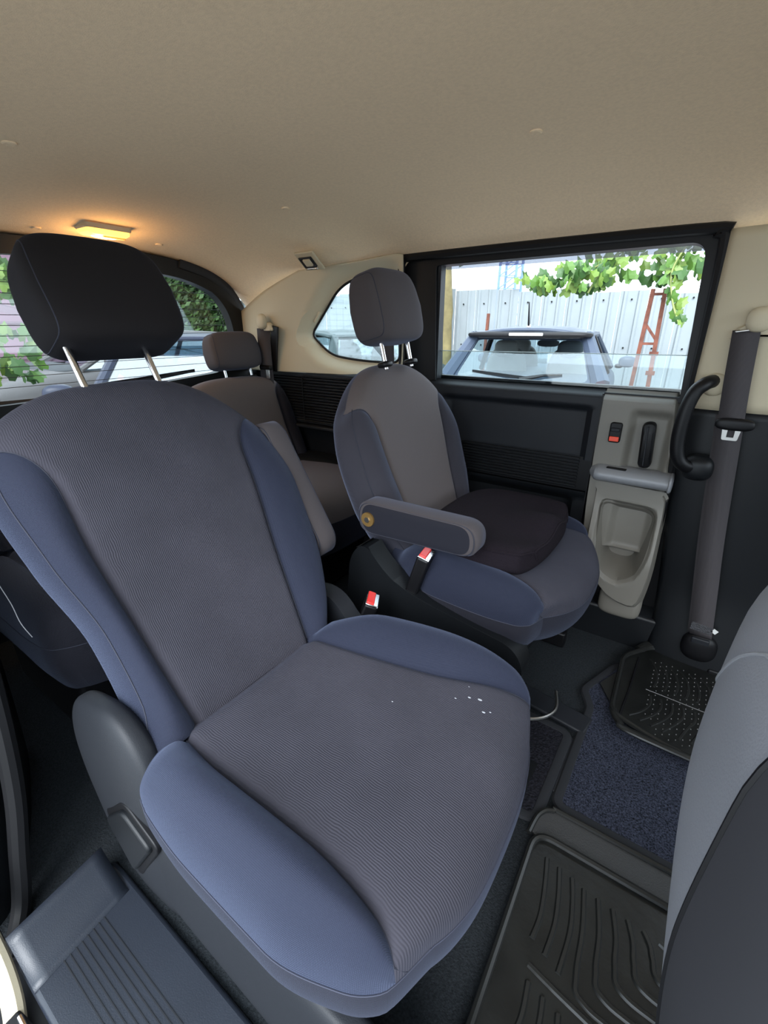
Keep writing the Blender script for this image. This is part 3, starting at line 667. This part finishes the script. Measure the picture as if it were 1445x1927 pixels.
an = part('upper_anchor', dome(rpoly([(0.010, 0.872, .018), (0.030, 0.905, .02), (0.096, 0.915, .02), (0.125, 0.888, .018), (.118, .868, .014), (.09, .885, .02), (.04, .876, .02)]), xz(0.640), [(1, 0), (1, -.012), (.9, -.018), (.4, -.018)]), M_beige, sb)
part('anchor_cap', superell((0.062, 0.618, 0.915), (.024, .016, .026), 2.4), M_beige, an)
part('anchor_slot', bar((0.024, 0.617, 0.890), (0.090, 0.615, 0.900), .008, .005), M_steel, an, bev=.002)
tg = part('tongue_grip', superell((0.070, 0.600, 0.692), (.038, .010, .014), 3), M_black, sb)
part('tongue', plate(rpoly([(0.052, 0.655, .004), (0.082, 0.655, .004), (0.086, 0.690, .004), (0.048, 0.690, .004)]), xz(0.598), .003, [[(0.060, 0.662), (0.074, 0.662), (0.074, 0.680), (0.060, 0.680)]]), M_steel, tg)
lo = part('lower_anchor', superell((0.132, 0.612, 0.085), (.042, .022, .042), 2.5), M_black, sb)
part('anchor_eye', box((0.130, 0.598, 0.112), (.042, .012, .018)), M_plas2, lo, bev=.004)

b3 = thing('seat_belt', (-1.48, 0.60, 0.7), 'dark rear seat belt in the far corner below a beige anchor', 'seat belt', 'seat belts')
part('webbing', ribbon([(-1.470, 0.585, 0.895), (-1.468, 0.580, 0.80), (-1.462, 0.575, 0.70), (-1.46, .57, .60)], (.050, .02, 0)), M_web, b3, solid=.003)
a3 = part('upper_anchor', dome(rpoly([(-1.518, 0.885, .015), (-1.50, 0.918, .015), (-1.44, 0.918, .015), (-1.42, 0.885, .015)]), xz(0.602), [(1, 0), (1, -.012), (.85, -.018), (.4, -.018)]), M_beige, b3)
part('anchor_cap', superell((-1.470, 0.580, 0.920), (.022, .016, .028), 2.4), M_beige, a3)
part('tongue', box((-1.445, 0.565, 0.728), (.020, .004, .035)), M_steel, b3, bev=.002)
part('tongue_grip', box((-1.455, 0.566, 0.752), (.060, .016, .016)), M_black, b3, bev=.004)
part('belt_recess', box((-1.435, 0.60, 0.82), (.035, .01, .17), rotm('Y', 10)), M_black, b3, bev=.003)
b4 = thing('seat_belt', (-0.90, 0.62, 0.74), 'dark seat belt strip behind the far headrest', 'seat belt', 'seat belts')
part('webbing', ribbon([(-0.905, 0.612, 0.96), (-0.90, 0.608, 0.85), (-0.895, 0.605, 0.74)], (.045, .0, 0)), M_web, b4, solid=.003)
part('upper_anchor', superell((-0.905, 0.622, 0.965), (.028, .014, .022), 2.6), M_beige, b4)

gh = thing('grab_handle', (0.0, 0.60, 0.56), 'black curved grab handle on the door pillar', 'handle')
part('grip', tube(smooth_path([(0.008, 0.632, 0.782), (-0.006, 0.596, 0.778), (-0.022, 0.584, 0.758), (-0.031, 0.580, 0.712), (-0.032, 0.580, 0.650), (-0.024, 0.582, 0.606), (-0.006, 0.590, 0.584), (0.020, 0.615, 0.578)], 8), [.012]+[.0155]*55+[.014], 14), M_black, gh)
part('lower_mount', superell((0.022, 0.618, 0.578), (.034, .032, .032), 2.6), M_plas, gh)
part('upper_mount', superell((0.012, 0.640, 0.774), (.022, .018, .026), 2.6), M_beige, gh)

dl = thing('dome_lamp', (-1.48, 0.04, 1.14), 'lit amber dome lamp on the rear headliner', 'lamp')
dz = 1.152; dr = rpoly([(-1.505, -0.018, .012), (-1.435, -0.018, .012), (-1.435, 0.104, .012), (-1.505, 0.104, .012)])
part('bezel', dome(dr, xy(dz), [(1.03, .006), (1.03, -.003), (.98, -.006)]), M_beige, dl)
part('lens', dome(dr, xy(dz), [(.96, -.004), (.93, -.014), (.8, -.019), (.4, -.020)]), M_lamp, dl)
part('bulb_glow', superell((-1.475, 0.045, dz-.019), (.018, .036, .004), 2), M_bulb, dl)
part('switch', box((-1.455, 0.06, dz-.0215), (.012, .06, .004)), mat('lamp_switch', (.7, .45, .2), .5), dl, bev=.001)
pl = bpy.data.lights.new('dome_light', 'POINT'); plo = bpy.data.objects.new('dome_light', pl); COL.objects.link(plo)
pl.energy = 0.5; pl.color = (1, .55, .2); pl.shadow_soft_size = .03; plo.location = (-1.475, 0.045, 1.10)

ch = thing('belt_holder', (-1.185, 0.555, 1.09), 'small chrome and beige belt buckle holder on the headliner', 'belt holder')
q = rotm('X', -38)
part('plate', box((-1.185, 0.560, 1.105), (.085, .075, .008), q), M_beige, ch, bev=.004)
part('recess', box((-1.190, 0.558, 1.100), (.058, .045, .006), q), M_plas2, ch, bev=.003)
part('latch', box((-1.180, 0.570, 1.086), (.046, .006, .014), q), M_chrome, ch, bev=.002)
part('flap', box((-1.185, 0.552, 1.099), (.030, .026, .008), q), M_beige, ch, bev=.002)

# ================================================================== mats
def fmat(name, outer, z, th, m, label, bind=None, bw=.011):
    o = thing(name, (sum(p[0] for p in outer)/len(outer), sum(p[1] for p in outer)/len(outer), z), label, 'floor mat')
    part('mat_sheet', solid(outer, xy(z), th), m, o, bev=.002)
    if bind: part('binding', tube([(p[0], p[1], z+th*.7) for p in outer+outer[:1]], bw, 8, flat=.55), bind, o)
    return o
fmat('carpet_mat', rpoly([(-0.072, -0.008, .02), (0.60, -0.02, .02), (0.60, 0.60, .03), (0.02, 0.625, .02), (0.010, 0.535, .02), (-0.045, 0.50, .02), (-0.098, 0.355, .015), (-0.070, 0.30, .02)]), .003, .010, M_pile, 'navy looped pile carpet mat with dark bound edge in the foot space', M_bind)
fmat('carpet_mat', rpoly([(-0.24, -0.072, .02), (-0.098, -0.062, .02), (-0.095, 0.185, .02), (-0.24, 0.19, .02)]), .003, .010, M_pile2, 'small black pile carpet mat beside the near seat', M_bind)
ts_ = thing('floor_strip', (-0.15, 0.24, .004), 'flat grey plastic cable strip between the carpet mats', 'floor strip')
part('strip', box((-0.17, 0.245, .010), (.22, .06, .012), rotm('Z', -8)), M_plas2, ts_, bev=.004)
part('strip_end', box((-0.084, 0.10, .006), (.006, .16, .008)), M_plas2, ts_, bev=.003)

def rubber_mat(name, outer, z, label, rimr):
    o = thing(name, (outer[0][0], outer[0][1], z), label, 'floor mat', 'rubber floor mats')
    part('mat_sheet', solid(outer, xy(z), .005), M_rmat, o, bev=.002)
    part('rim', tube([(p[0], p[1], z+.009) for p in outer+outer[:1]], rimr, 8), M_rmatr, o)
    return o
# near mat: chevron ribs
nz = .016
nm = rubber_mat('rubber_mat', rpoly([(-0.088, -0.092, .035), (0.50, -0.092, .04), (0.50, -0.545, .04), (-0.076, -0.545, .04)]), nz, 'large black rubber mat with long bent ribs in the near foot well', .006)
part('flange', plate(rpoly([(-0.092, -0.030, .04), (0.50, -0.030, .04), (0.50, -0.098, .01), (-0.098, -0.098, .02)]), xy(nz-.002), .006), mat('grained_rubber', (.03, .03, .03), .55, bump=('noise', 420, .5)), nm, bev=.002)
part('outer_rim', tube(smooth_path([(-0.098, -0.10, nz+.006), (-0.092, -0.055, nz+.006), (-0.070, -0.032, nz+.006), (-0.015, -0.028, nz+.006), (0.50, -0.028, nz+.006)], 6), .005, 8), M_rmatr, nm)
def rib(o, pts, r=.0045, z=nz+.005, dy=0.0): part('rib', tube(smooth_path([(p[0]+dy, p[1]+dy, z) for p in pts], 6), r, 6, flat=.8), M_rmatr, o)
for i in range(9):
    x = -0.066+i*0.0225
    if i < 3: rib(nm, [(x-.006, -0.142-i*.004, 0), (x+.004, -0.19, 0), (x+.010, -0.235, 0), (x+.008, -0.272-i*.01, 0)], dy=.016)
    else:
        k = (i-3)*.028; yb = -0.300+k*.75
        rib(nm, [(x-.008, -0.150-i*.002, 0), (x+.003, -0.150-(0.150+yb)*-.45, 0), (x+.008, yb+.02, 0), (x+.022, yb-.004, 0), (x+.10, yb-.010, 0), (0.46, yb-.016, 0)], dy=.016)
rib(nm, [(-0.052, -0.305, 0), (0.02, -0.318, 0), (0.16, -0.335, 0), (0.46, -0.345, 0)], dy=.016)
for i in range(8):
    x = -0.046+i*0.0225
    if i < 3: rib(nm, [(x, -0.325-i*.005, 0), (x+.004, -0.37, 0), (x-.004, -0.42, 0), (x-.012, -0.47, 0)], dy=.016)
    else:
        yb = -0.352-(i-3)*.022
        rib(nm, [(0.46, yb-.018, 0), (x+.08, yb-.006, 0), (x+.018, yb-.002, 0), (x+.004, yb-.018, 0), (x, yb-.05, 0), (x-.012, -0.50, 0)], dy=.016)
# far mat: arcs and a field of small studs
fz = .017
fmm = rubber_mat('rubber_mat', rpoly([(-0.026, 0.298, .03), (0.10, 0.255, .06), (0.45, 0.25, .03), (0.45, 0.625, .03), (0.030, 0.632, .03), (-0.034, 0.54, .03)], 8), fz, 'black studded rubber mat lying by the sliding door', .007)
part('flap', solid(rpoly([(-0.068, 0.395, .004), (-0.022, 0.318, .004), (0.002, 0.318, .004), (0.008, 0.56, .004), (-0.010, 0.53, .004)]), xy(fz-.003), .006), M_rmatr, fmm, bev=.002)
part('raised_lip', tube(smooth_path([(0.000, 0.600, fz+.006), (0.028, 0.634, fz+.014), (0.09, 0.638, fz+.016), (0.45, 0.632, fz+.018)], 6), .014, 10, flat=.6), M_rmatr, fmm)
part('raised_lip', tube(smooth_path([(-0.024, 0.315, fz+.006), (-0.004, 0.272, fz+.012), (0.05, 0.25, fz+.014), (0.45, 0.243, fz+.014)], 6), .009, 10, flat=.6), M_rmatr, fmm)
part('fold', tube([(-0.006, 0.30, fz+.005), (0.000, 0.40, fz+.006), (0.004, 0.56, fz+.006)], .003, 6), M_black, fmm)
for i in range(8):
    x = 0.052+i*0.024; rib(fmm, [(x-.020, 0.572-.003*i, 0), (x-.004, 0.535, 0), (x+.004, 0.49, 0), (x, 0.455, 0)], .0032, fz+.005)
    rib(fmm, [(x-.004, 0.415, 0), (x-.002, 0.38, 0), (x-.016, 0.345, 0), (x-.040+.01*(i > 3), 0.315-.004*min(i, 4), 0)], .0032, fz+.005)
rib(fmm, [(0.036, 0.435, 0), (0.2, 0.428, 0), (0.4, 0.42, 0)], .0016, fz+.005)
st = []
for i in range(30):
    for j in range(16):
        x = 0.045+i*0.0135; y = 0.285+j*0.0185+(.009 if i % 2 else 0)
        if y < 0.575 and not (x < .07 and y < .32): st.append(cyl((x, y, fz+.004), .0017, .003, 'Z', 6, .0006))
tag(part('studs', merge(*st), mat('stud_tip', (.16, .16, .155), .4), fmm, smooth=False), kind='stuff')

# loose bits at the doorway
struct('trim_6', tube(smooth_path([(-0.79, -0.600, 0.60), (-0.755, -0.622, 0.387), (-0.750, -0.640, 0.24), (-0.750, -0.664, 0.12), (-0.745, -0.688, 0.02), (-0.70, -0.725, -0.01)], 8), .014, 10), M_rub, 'black rubber door seal along the near door jamb')
struct('trim_7', tube(smooth_path([(-0.80, -0.735, 0.40), (-0.755, -0.738, 0.18), (-0.700, -0.734, 0.055), (-0.63, -0.742, 0.005), (-0.56, -0.765, -0.02)], 8), .013, 10), M_beige, 'beige painted edge of the near door jamb')
struct('trim_8', box((-0.15, -0.805, -0.045), (1.9, 0.21, 0.05)), M_black, 'black door rail below the sill plate', bev=.01)
lb = thing('door_latch', (-0.575, -0.745, -0.02), 'black metal door catch at the foot of the near jamb', 'latch')
part('catch_body', box((-0.575, -0.745, -0.005), (.075, .024, .03), rotm('Z', 10)), M_black, lb, bev=.004)
part('catch_pin', tube([(-0.60, -0.742, .012), (-0.55, -0.742, .012)], .0035, 8), M_chrome, lb)
thr = thing('loose_thread', (-1.05, -0.53, .36), 'frayed white thread hanging behind the near seat', 'thread')
part('strand', tube(smooth_path([(-0.87, -0.55, .52), (-0.86, -0.545, .48), (-0.845, -0.545, .45), (-0.83, -0.54, .425)], 6), .0007, 6), M_silver, thr)

# ================================================================== outside
GZ = -0.62
M_asph = mat('asphalt', (0.3, 0.29, 0.275), 0.9, bump=('noise', 40, .5), var=.2, vscale=3)
struct('ground', solid([(-40, -20), (30, -20), (30, 40), (-40, 40)], xy(GZ-.1), .1), M_asph, 'grey asphalt yard around the car', smooth=False)
M_tyre = mat('tyre', (.02, .02, .02), .8); M_rim = mat('alloy_rim', (.5, .5, .52), .3, metal=.8)
M_tail = mat('tail_lamp_red', (.6, .03, .03), .15, coat=.5); M_lampc = mat('clear_lamp', (.7, .72, .74), .1, coat=1)
M_iseat = mat('tan_car_seat', (0.2, 0.18, 0.16), .8); M_iseatd = mat('dark_car_seat', (.06, .065, .07), .8)
def car(loc, heading, paint, gl, label, L=4.2, hw=.88, belt=.98, roof=1.50, rear=('hatch'), seats=M_iseatd, detail=False):
    X, Y = loc; rt = thing('parked_car', (X, Y, GZ), label, 'car', 'parked cars outside')
    mm = Matrix.Rotation(R(heading), 3, 'Z')
    def w(p): v = mm @ Vector(p); return (X+v.x, Y+v.y, GZ+v.z)
    def G(g): return [w(p) for p in g[0]], g[1]
    h = L/2
    st = [(-h, .70), (-h+.05, .86), (-h+.30, .93), (0, .98), (h-1.2, .98), (h-.9, .95), (h-.35, .90), (h-.06, .80), (h, .70)]
    top = [.70, belt-.04, belt, belt, belt, belt-.02, belt-.14, belt-.26, .62]
    def body(i, a):
        x, f = st[int(i)]; t = top[int(i)]; ww = hw*f/.98; ca, sa = math.cos(a), math.sin(a)
        zc = (t+.22)/2; hz = (t-.22)/2
        y = ww*math.copysign(abs(ca)**.35, ca); z = zc+hz*math.copysign(abs(sa)**.45, sa)
        return w((x, y, z))
    n = len(st); b = part('body', grid(body, range(n), lin(0, 2*math.pi, 41)), paint, rt, ang=50)
    part('rear_panel', ([body(0, a) for a in lin(0, 2*math.pi, 41)[:-1]], [tuple(range(40))]), paint, b)
    part('front_panel', ([body(n-1, a) for a in lin(0, 2*math.pi, 41)[:-1]], [tuple(range(40))]), paint, b)
    rb, r1, f1, fb = -h+.06, -h+.42, h-2.15, h-1.30        # rear glass base, roof rear, roof front, windscreen base
    wb, wr_ = hw*.90, hw*.66
    rf = part('roof', G(grid(lambda x, s: (x, s*(wr_+.03)*(1-.05*abs(x-(r1+f1)/2)), roof-.06*abs(s)**2.5-.05*((x-(r1+f1)/2)/1.2)**2), lin(r1-.12, f1+.05, 16), lin(-1, 1, 16))), paint, rt, solid=.03)
    P = {}
    for sg in (-1, 1):
        P['rb', sg] = (rb, sg*wb, belt-.02); P['r1', sg] = (r1, sg*wr_, roof-.08); P['f1', sg] = (f1, sg*wr_, roof-.08); P['fb', sg] = (fb, sg*wb, belt-.03)
        part('rear_pillar', G(tube([P['rb', sg], P['r1', sg]], [.085, .06], 8)), paint, b)
        part('front_pillar', G(tube([P['fb', sg], P['f1', sg]], [.04, .035], 8)), paint, b)
        part('roof_rail', G(tube([P['r1', sg], P['f1', sg]], .04, 8)), paint, b)
        m_b = ((r1+f1)/2, sg*wr_, roof-.08); m_l = ((rb+fb)/2+.1, sg*wb, belt-.02)
        part('middle_pillar', G(tube([m_l, m_b], .035, 6)), M_black, b)
        part('side_window', G(([P['rb', sg], m_l, m_b, P['r1', sg]], [(0, 1, 2, 3)])), gl, rt, smooth=False)
        part('side_window', G(([m_l, P['fb', sg], P['f1', sg], m_b], [(0, 1, 2, 3)])), gl, rt, smooth=False)
        mi = part('mirror', G(superell((fb-.32, sg*(hw+.12), belt+.06), (.06, .11, .075), 2.6)), paint, rt)
        part('mirror_base', G(superell((fb-.30, sg*(hw+.02), belt), (.04, .05, .03), 2.6)), M_black, mi)
        part('tail_lamp', G(superell((-h+.09, sg*hw*.88, .86), (.07, .09, .15), 3)), M_tail, rt)
        part('headlamp', G(superell((h-.16, sg*hw*.76, .66), (.16, .16, .085), 3)), M_lampc, rt)
        for x in (-h+.78, h-.80):
            wh = part('wheel', G(tube([(x, sg*(hw-.18), .31), (x, sg*(hw+.01), .31)], .31, 28)), M_tyre, rt)
            part('wheel_rim', G(tube([(x, sg*(hw-.02), .31), (x, sg*(hw+.018), .31)], .20, 20)), M_rim, wh)
    part('rear_window', G(([P['rb', -1], P['rb', 1], P['r1', 1], P['r1', -1]], [(0, 1, 2, 3)])), gl, rt, smooth=False)
    part('windscreen', G(grid(lambda t, s: (fb+(f1-fb)*t+.10*(1-s*s)*(1-t), s*(wb+(wr_-wb)*t), belt-.03+(roof-.06-belt)*t), lin(0, 1, 8), lin(-1, 1, 12))), gl, rt)
    part('dashboard', G(superell((fb+.05, 0, belt-.06), (.35, hw*.86, .10), 3)), M_iseatd, rt)
    for sg in (-.42, .42):
        for x in ((-.15, -1.0) if detail else (-.15,)):
            se = part('seat', G(superell((x+.1, sg*hw, belt-.12), (.10, .25, .40), 3)), seats, rt)
            part('seat_headrest', G(superell((x+.02, sg*hw, belt+.26), (.06, .14, .10), 3)), M_iseatd if sg < 0 else seats, se)
    if detail:
        sp = part('spoiler', G(superell((r1-.05, 0, roof-.075), (.14, wr_+.06, .035), 4)), M_black, rt)
        part('brake_lamp', G(box((r1-.180, 0, roof-.070), (.03, .34, .028))), mat('brake_lamp', (.62, .60, .58), .3), sp, bev=.006)
        part('aerial', G(tube([(r1+.10, .03, roof-.01), (r1-.02, .03, roof+.24)], [.012, .005], 6)), M_black, rt)
        part('aerial_base', G(cyl((r1+.10, .03, roof-.02), .03, .05, 'Z', 12, .015)), M_steel, rt)
        part('rear_wiper', G(tube([(rb-.02, -.02, belt+.0), (rb+.03, -.25, belt+.05), (rb+.05, -.42, belt+.06)], [.03, .014, .01], 6)), M_black, rt)
        part('wiper_blade', G(bar((rb+.0, -.12, belt+.015), (rb+.07, .50, belt+.06), .02, .03)), M_black, rt)
        part('inner_mirror', G(superell((f1-.05, 0, roof-.20), (.03, .14, .045), 3)), M_iseatd, rt)
        part('window_surround', G(plate(rpoly([(-wb, 0, .05), (wb, 0, .05), (wr_+.02, 1, .05), (-wr_-.02, 1, .05)]), lambda p, d=0: (rb-.012+d+(r1-rb)*p[1], p[0], belt-.03+(roof-.05-belt)*p[1]), .012, [rpoly([(-wb*.86, .05, .12), (wb*.86, .05, .12), (wr_*.93, .90, .08), (-wr_*.93, .90, .08)])])), paint, rt)
    else:
        part('windscreen_wiper', G(bar((fb+.06, -.45, belt), (fb-.02, .30, belt+.05), .012, .02)), M_black, rt)
    return rt
P_blue = mat('paint_slate_blue', (0.045, 0.06, 0.09), .38, spec=.35)
P_dark = mat('paint_graphite', (.11, .105, .105), .38, spec=.35)
P_navy = mat('paint_navy', (.03, .035, .06), .35, spec=.35)
P_teal = mat('paint_black_green', (.03, .045, .045), .35, spec=.35)
car((-1.90, 6.02), 98, P_blue, G_car, 'slate blue hatchback seen from behind through the sliding door window', L=4.1, hw=.87, belt=1.02, roof=1.52, seats=M_iseat, detail=True)
car((-4.0, 1.94), -32, P_navy, G_carb, 'navy car with pale blue windscreen behind the rear window', L=4.3, belt=.98, roof=1.45)
car((-8.0, 3.22), -90, P_dark, G_carb, 'graphite car with side mirror seen left in the rear window', L=4.4, belt=1.0, roof=1.46)
car((-5.2, 6.3), 92, P_teal, G_car, 'dark car glimpsed through the small quarter window', L=4.2, belt=.99, roof=1.47)

# ---- corrugated fence: every sheet its own part
M_sheet = mat('white_corrugated_sheet', (0.23, 0.26, 0.27), .45, var=.06, vscale=2)
fence = thing('metal_fence', (-4, 9.0, GZ), 'tall pale corrugated metal fence behind the parked cars', 'fence')
scr = []
SWd = 0.46
for i in range(44):
    x0 = -14.5+i*SWd; zt = 1.64-0.05*max(0, x0+5) + 0.02*math.sin(i*2.3)
    pr = [(0, 0), (.05, 0), (.075, -.035), (.105, -.035), (.13, 0), (.28, 0), (.305, -.035), (.335, -.035), (.36, 0), (SWd-.004, 0)]
    V, Fc = [], []
    for (dx, dy) in pr: V += [(x0+dx, 9.0+dy+.004*(i % 2), GZ), (x0+dx, 9.0+dy+.004*(i % 2), zt)]
    for k in range(len(pr)-1): Fc.append((2*k, 2*k+1, 2*k+3, 2*k+2))
    part('sheet', (V, Fc), M_sheet, fence, smooth=False, solid=.002)
    for zz_ in (1.35, .55, -.2): scr.append(cyl((x0+.20, 8.985, zz_), .016, -.012, 'Y', 6))
tag(part('screws', merge(*[(g[0], g[1]) for g in scr]), M_black, fence, smooth=False), kind='stuff')
# side stretch of fence beyond the tailgate
# ---- rusty lattice post leaning in front of the fence
M_rust = mat('rusty_steel', (0.14, 0.045, 0.026), .8, var=.4, vscale=12)
tp = thing('lattice_post', (-0.75, 6.2, GZ), 'rusty red lattice steel post leaning before the fence', 'post')
A0, A1 = Vector((-0.86, 6.2, GZ)), Vector((-0.795, 6.2, 1.33)); B0, B1 = Vector((-0.62, 6.2, GZ)), Vector((-0.665, 6.2, 1.33))
part('leg', bar(A0, A1, .045), M_rust, tp); part('leg', bar(B0, B1, .045), M_rust, tp)
for k, (t0, t1) in enumerate(((.68, .68), (.97, .97), (.80, .70), (.30, .30), (.12, .30))):
    part('brace', bar(A0.lerp(A1, t0), B0.lerp(B1, t1), .03), M_rust, tp)
for t in (.5, .62): part('bracket', box(B0.lerp(B1, t), (.10, .05, .05)), M_rust, tp)
stp = thing('stake', (-3.9, 8.6, GZ), 'thin rusty stake standing before the fence', 'post')
part('stake_rod', bar((-3.95, 8.6, GZ), (-3.90, 8.6, 1.15), .05), M_rust, stp); part('stake_foot', box((-3.95, 8.6, GZ+.03), (.2, .2, .06)), M_rust, stp)

# ---- leaves
M_leaf = [mat('vine_leaf_a', (0.07, 0.16, 0.018), .5, sheen=.1), mat('vine_leaf_b', (0.12, 0.2, 0.025), .5), mat('vine_leaf_c', (0.032, 0.09, 0.016), .5)]
for m in M_leaf:
    b = m.node_tree.nodes['Principled BSDF']; b.inputs['Transmission Weight'].default_value = 0.0; b.inputs['Subsurface Weight'].default_value = 0.0
def leaf_mesh(name, m):
    pts = [(0, 0), (.30, -.18), (.52, .05), (.42, .28), (.50, .55), (.24, .62), (0, 1.0), (-.24, .62), (-.50, .55), (-.42, .28), (-.52, .05), (-.30, -.18)]
    me = bpy.data.meshes.new(name); V = [(x, y, -.28*abs(x)-.12*y*y) for x, y in pts]+[(0, .35, .02)]
    me.from_pydata(V, [], [(12, i, (i+1) % 12) for i in range(12)]); me.materials.append(m); return me
LM = [leaf_mesh('leaf', m) for m in M_leaf]
def leaf(parent, p, size, mi=None, face=None):
    o = bpy.data.objects.new('leaf', LM[rnd.randrange(3) if mi is None else mi]); COL.objects.link(o); o.parent = parent
    o.location = Vector(p)-org(parent); s = size*rnd.uniform(.75, 1.25); o.scale = (s, s, s)
    o.rotation_euler = (R(rnd.uniform(55, 115)), R(rnd.uniform(-50, 50)), R(rnd.uniform(-70, 70)+(face or 0)))
    return o
vine = thing('climbing_vine', (-0.7, 6.0, 1.3), 'bright green broad leaved vine hanging over the fence top', 'vine')
stems = [smooth_path([(-0.2, 6.1, 1.95), (-0.9, 6.0, 1.85), (-1.6, 6.1, 1.55), (-2.25, 6.15, 1.42)], 8),
         smooth_path([(0.15, 6.0, 1.95), (-0.35, 5.9, 1.9), (-0.6, 5.9, 1.55), (-0.55, 5.9, 1.2), (-0.42, 5.9, .92)], 8),
         smooth_path([(-1.2, 6.1, 1.8), (-1.4, 6.0, 1.5), (-1.5, 6.0, 1.3)], 8),
         smooth_path([(0.1, 6.0, 2.0), (-.1, 5.95, 1.5), (-.25, 5.9, 1.15)], 8)]
for s in stems: part('stem', tube(s, .012, 5), mat('vine_stem', (.22, .26, .08), .7), vine)
def inv(p): return p
cnt = 0
while cnt < 200:
    t = rnd.random(); x = -2.3+2.5*t
    zt = 2.02; zb = interp(x, [-2.35, -2.0, -1.5, -1.1, -0.7, -0.2, .2], [1.40, 1.28, 1.30, 1.42, 1.32, 1.35, 1.35])
    ztop = interp(x, [-2.35, -1.9, -1.3, -0.9, -0.3], [1.46, 1.58, 1.72, 1.95, 2.1])
    leaf(vine, (x, 6.0+rnd.uniform(-.25, .25), rnd.uniform(zb, ztop)), .135); cnt += 1
for s in (stems[1], stems[3]):
    for p in s[10:]: leaf(vine, p+Vector((rnd.uniform(-.06, .06), 0, rnd.uniform(-.05, .05))), .11)
for p in ((-3.45, 8.9, 1.72), (-3.3, 8.9, 1.66), (-3.36, 8.9, 1.70)): leaf(vine, p, .14, 1)

vine2 = thing('climbing_vine', (-5.0, -0.3, 0.3), 'light green leafy vine at the left edge of the rear window', 'vine')
part('stem', tube(smooth_path([(-5.0, 0.62, -.62), (-5.0, .65, .3), (-5.1, 0.6, .9), (-5.0, .7, 1.35)], 8), .02, 6), MATS['vine_stem'], vine2)
for i in range(70): leaf(vine2, (-5.0+rnd.uniform(-.25, .25), rnd.uniform(.30, 1.05), rnd.uniform(.45, .88)), .12, face=90)
for i in range(50): leaf(vine2, (-5.0+rnd.uniform(-.25, .25), rnd.uniform(.62, .98), rnd.uniform(1.05, 1.55)), .12, face=90)

# ---- hedge behind the rear window
def foliage(n, fn, size):
    V, Fc = [], []
    for i in range(n):
        c = Vector(fn()); s = size*rnd.uniform(.6, 1.4)
        a = Vector((rnd.gauss(0, 1), rnd.gauss(0, 1), rnd.gauss(0, 1))).normalized(); b = a.orthogonal().normalized(); d = a.cross(b)
        k = len(V); V += [tuple(c+b*s), tuple(c+d*s*.45), tuple(c-b*s), tuple(c-d*s*.45)]; Fc += [(k, k+1, k+2, k+3)]
    return V, Fc
M_fol = mat('hedge_leaf', (0.045, 0.095, 0.022), .55, var=.55, vscale=2.5); M_fold = mat('hedge_core', (.03, .06, .025), .9)
hg = thing('hedge', (-11, 7, GZ), 'dense green hedge tree filling the rear window behind the cars', 'hedge')
part('core', superell((-13.2, 6.9, 1.0), (1.0, 1.8, 2.2), 3), M_fold, hg)
tag(part('foliage', foliage(30000, lambda: (-12.0+rnd.gauss(0, .35)-.05*(rnd.random()*3)**2, rnd.uniform(5.0, 8.7), rnd.uniform(GZ, 3.2)), .085), M_fol, hg, smooth=False), kind='stuff')
part('trunk', tube([(-12.6, 6.9, GZ), (-12.7, 6.9, 1.5)], .2, 10), mat('bark', (.16, .12, .07), .9, bump=('noise', 30, .8)), hg)
pk_b = thing('pink_building', (-14, -1, GZ), 'pale pink rendered building wall left in the rear window', 'building')
part('wall', box((-14, -1.2, 1.9), (.4, 12, 5.0)), mat('pink_render', (0.3, 0.18, 0.235), .8), pk_b)
for z in (0.2, 1.0, 1.8, 2.6): part('siding_band', box((-13.78, -1.2, z), (.06, 12, .05)), mat('pink_band', (0.22, 0.14, 0.18), .8), pk_b)
part('gutter', tube([(-13.7, -7, 4.4), (-13.7, 4.8, 4.4)], .08, 8), M_white, pk_b)

# ---- tree and lattice mast beyond the fence
tr = thing('tree', (-4.85, 8.55, GZ), 'slim pale barked tree at the left of the door window', 'tree')
part('trunk', tube(smooth_path([(-4.78, 8.55, GZ), (-4.80, 8.55, .8), (-4.90, 8.55, 1.9), (-4.98, 8.55, 3.0), (-4.95, 8.6, 4.2)], 6), [.12]*8+[.15]*17, 12), mat('pale_bark', (0.16, 0.13, 0.055), .85, var=.3, vscale=5), tr)
tag(part('foliage', foliage(420, lambda: (rnd.gauss(-3.75, .38), 8.5+rnd.uniform(-.3, .3), 2.22+abs(rnd.gauss(0, .35))), .06), M_fold if False else M_leaf[2], tr, smooth=False), kind='stuff')
part('branch', tube(smooth_path([(-4.95, 8.55, 2.7), (-4.4, 8.5, 2.75), (-3.7, 8.5, 2.4)], 6), .03, 6), MATS['pale_bark'], tr)
hg2 = thing('tree', (-11.5, 12, GZ), 'dark green treetop above the fence in the quarter window', 'tree')
tag(part('foliage', foliage(3500, lambda: (rnd.gauss(-9.0, 1.3), 10.9+rnd.uniform(-.5, .5), 2.35+abs(rnd.gauss(0, .55))), .12), M_fol, hg2, smooth=False), kind='stuff')
part('trunk', tube([(-9, 11, GZ), (-9, 11, 2.5)], .15, 8), MATS['bark'], hg2)
ms = thing('lattice_mast', (-12, 34, GZ), 'distant blue steel lattice mast rising above the fence', 'mast')
M_mast = mat('mast_blue', (.12, .2, .5), .6)
mx, my = -13.1, 34
for a in (-1, 1):
    for b in (-1, 1): part('mast_leg', bar((mx+a*.65, my+b*.65, GZ), (mx+a*.55, my+b*.55, 9.5), .14), M_mast, ms)
for k in range(11):
    z = 1+k*.8
    for b in (-1, 1):
        part('mast_brace', bar((mx-.62, my+b*.62, z), (mx+.62, my+b*.62, z+.8), .07), M_mast, ms)
        part('mast_rung', bar((mx-.62, my+b*.62, z), (mx+.62, my+b*.62, z), .07), M_mast, ms)
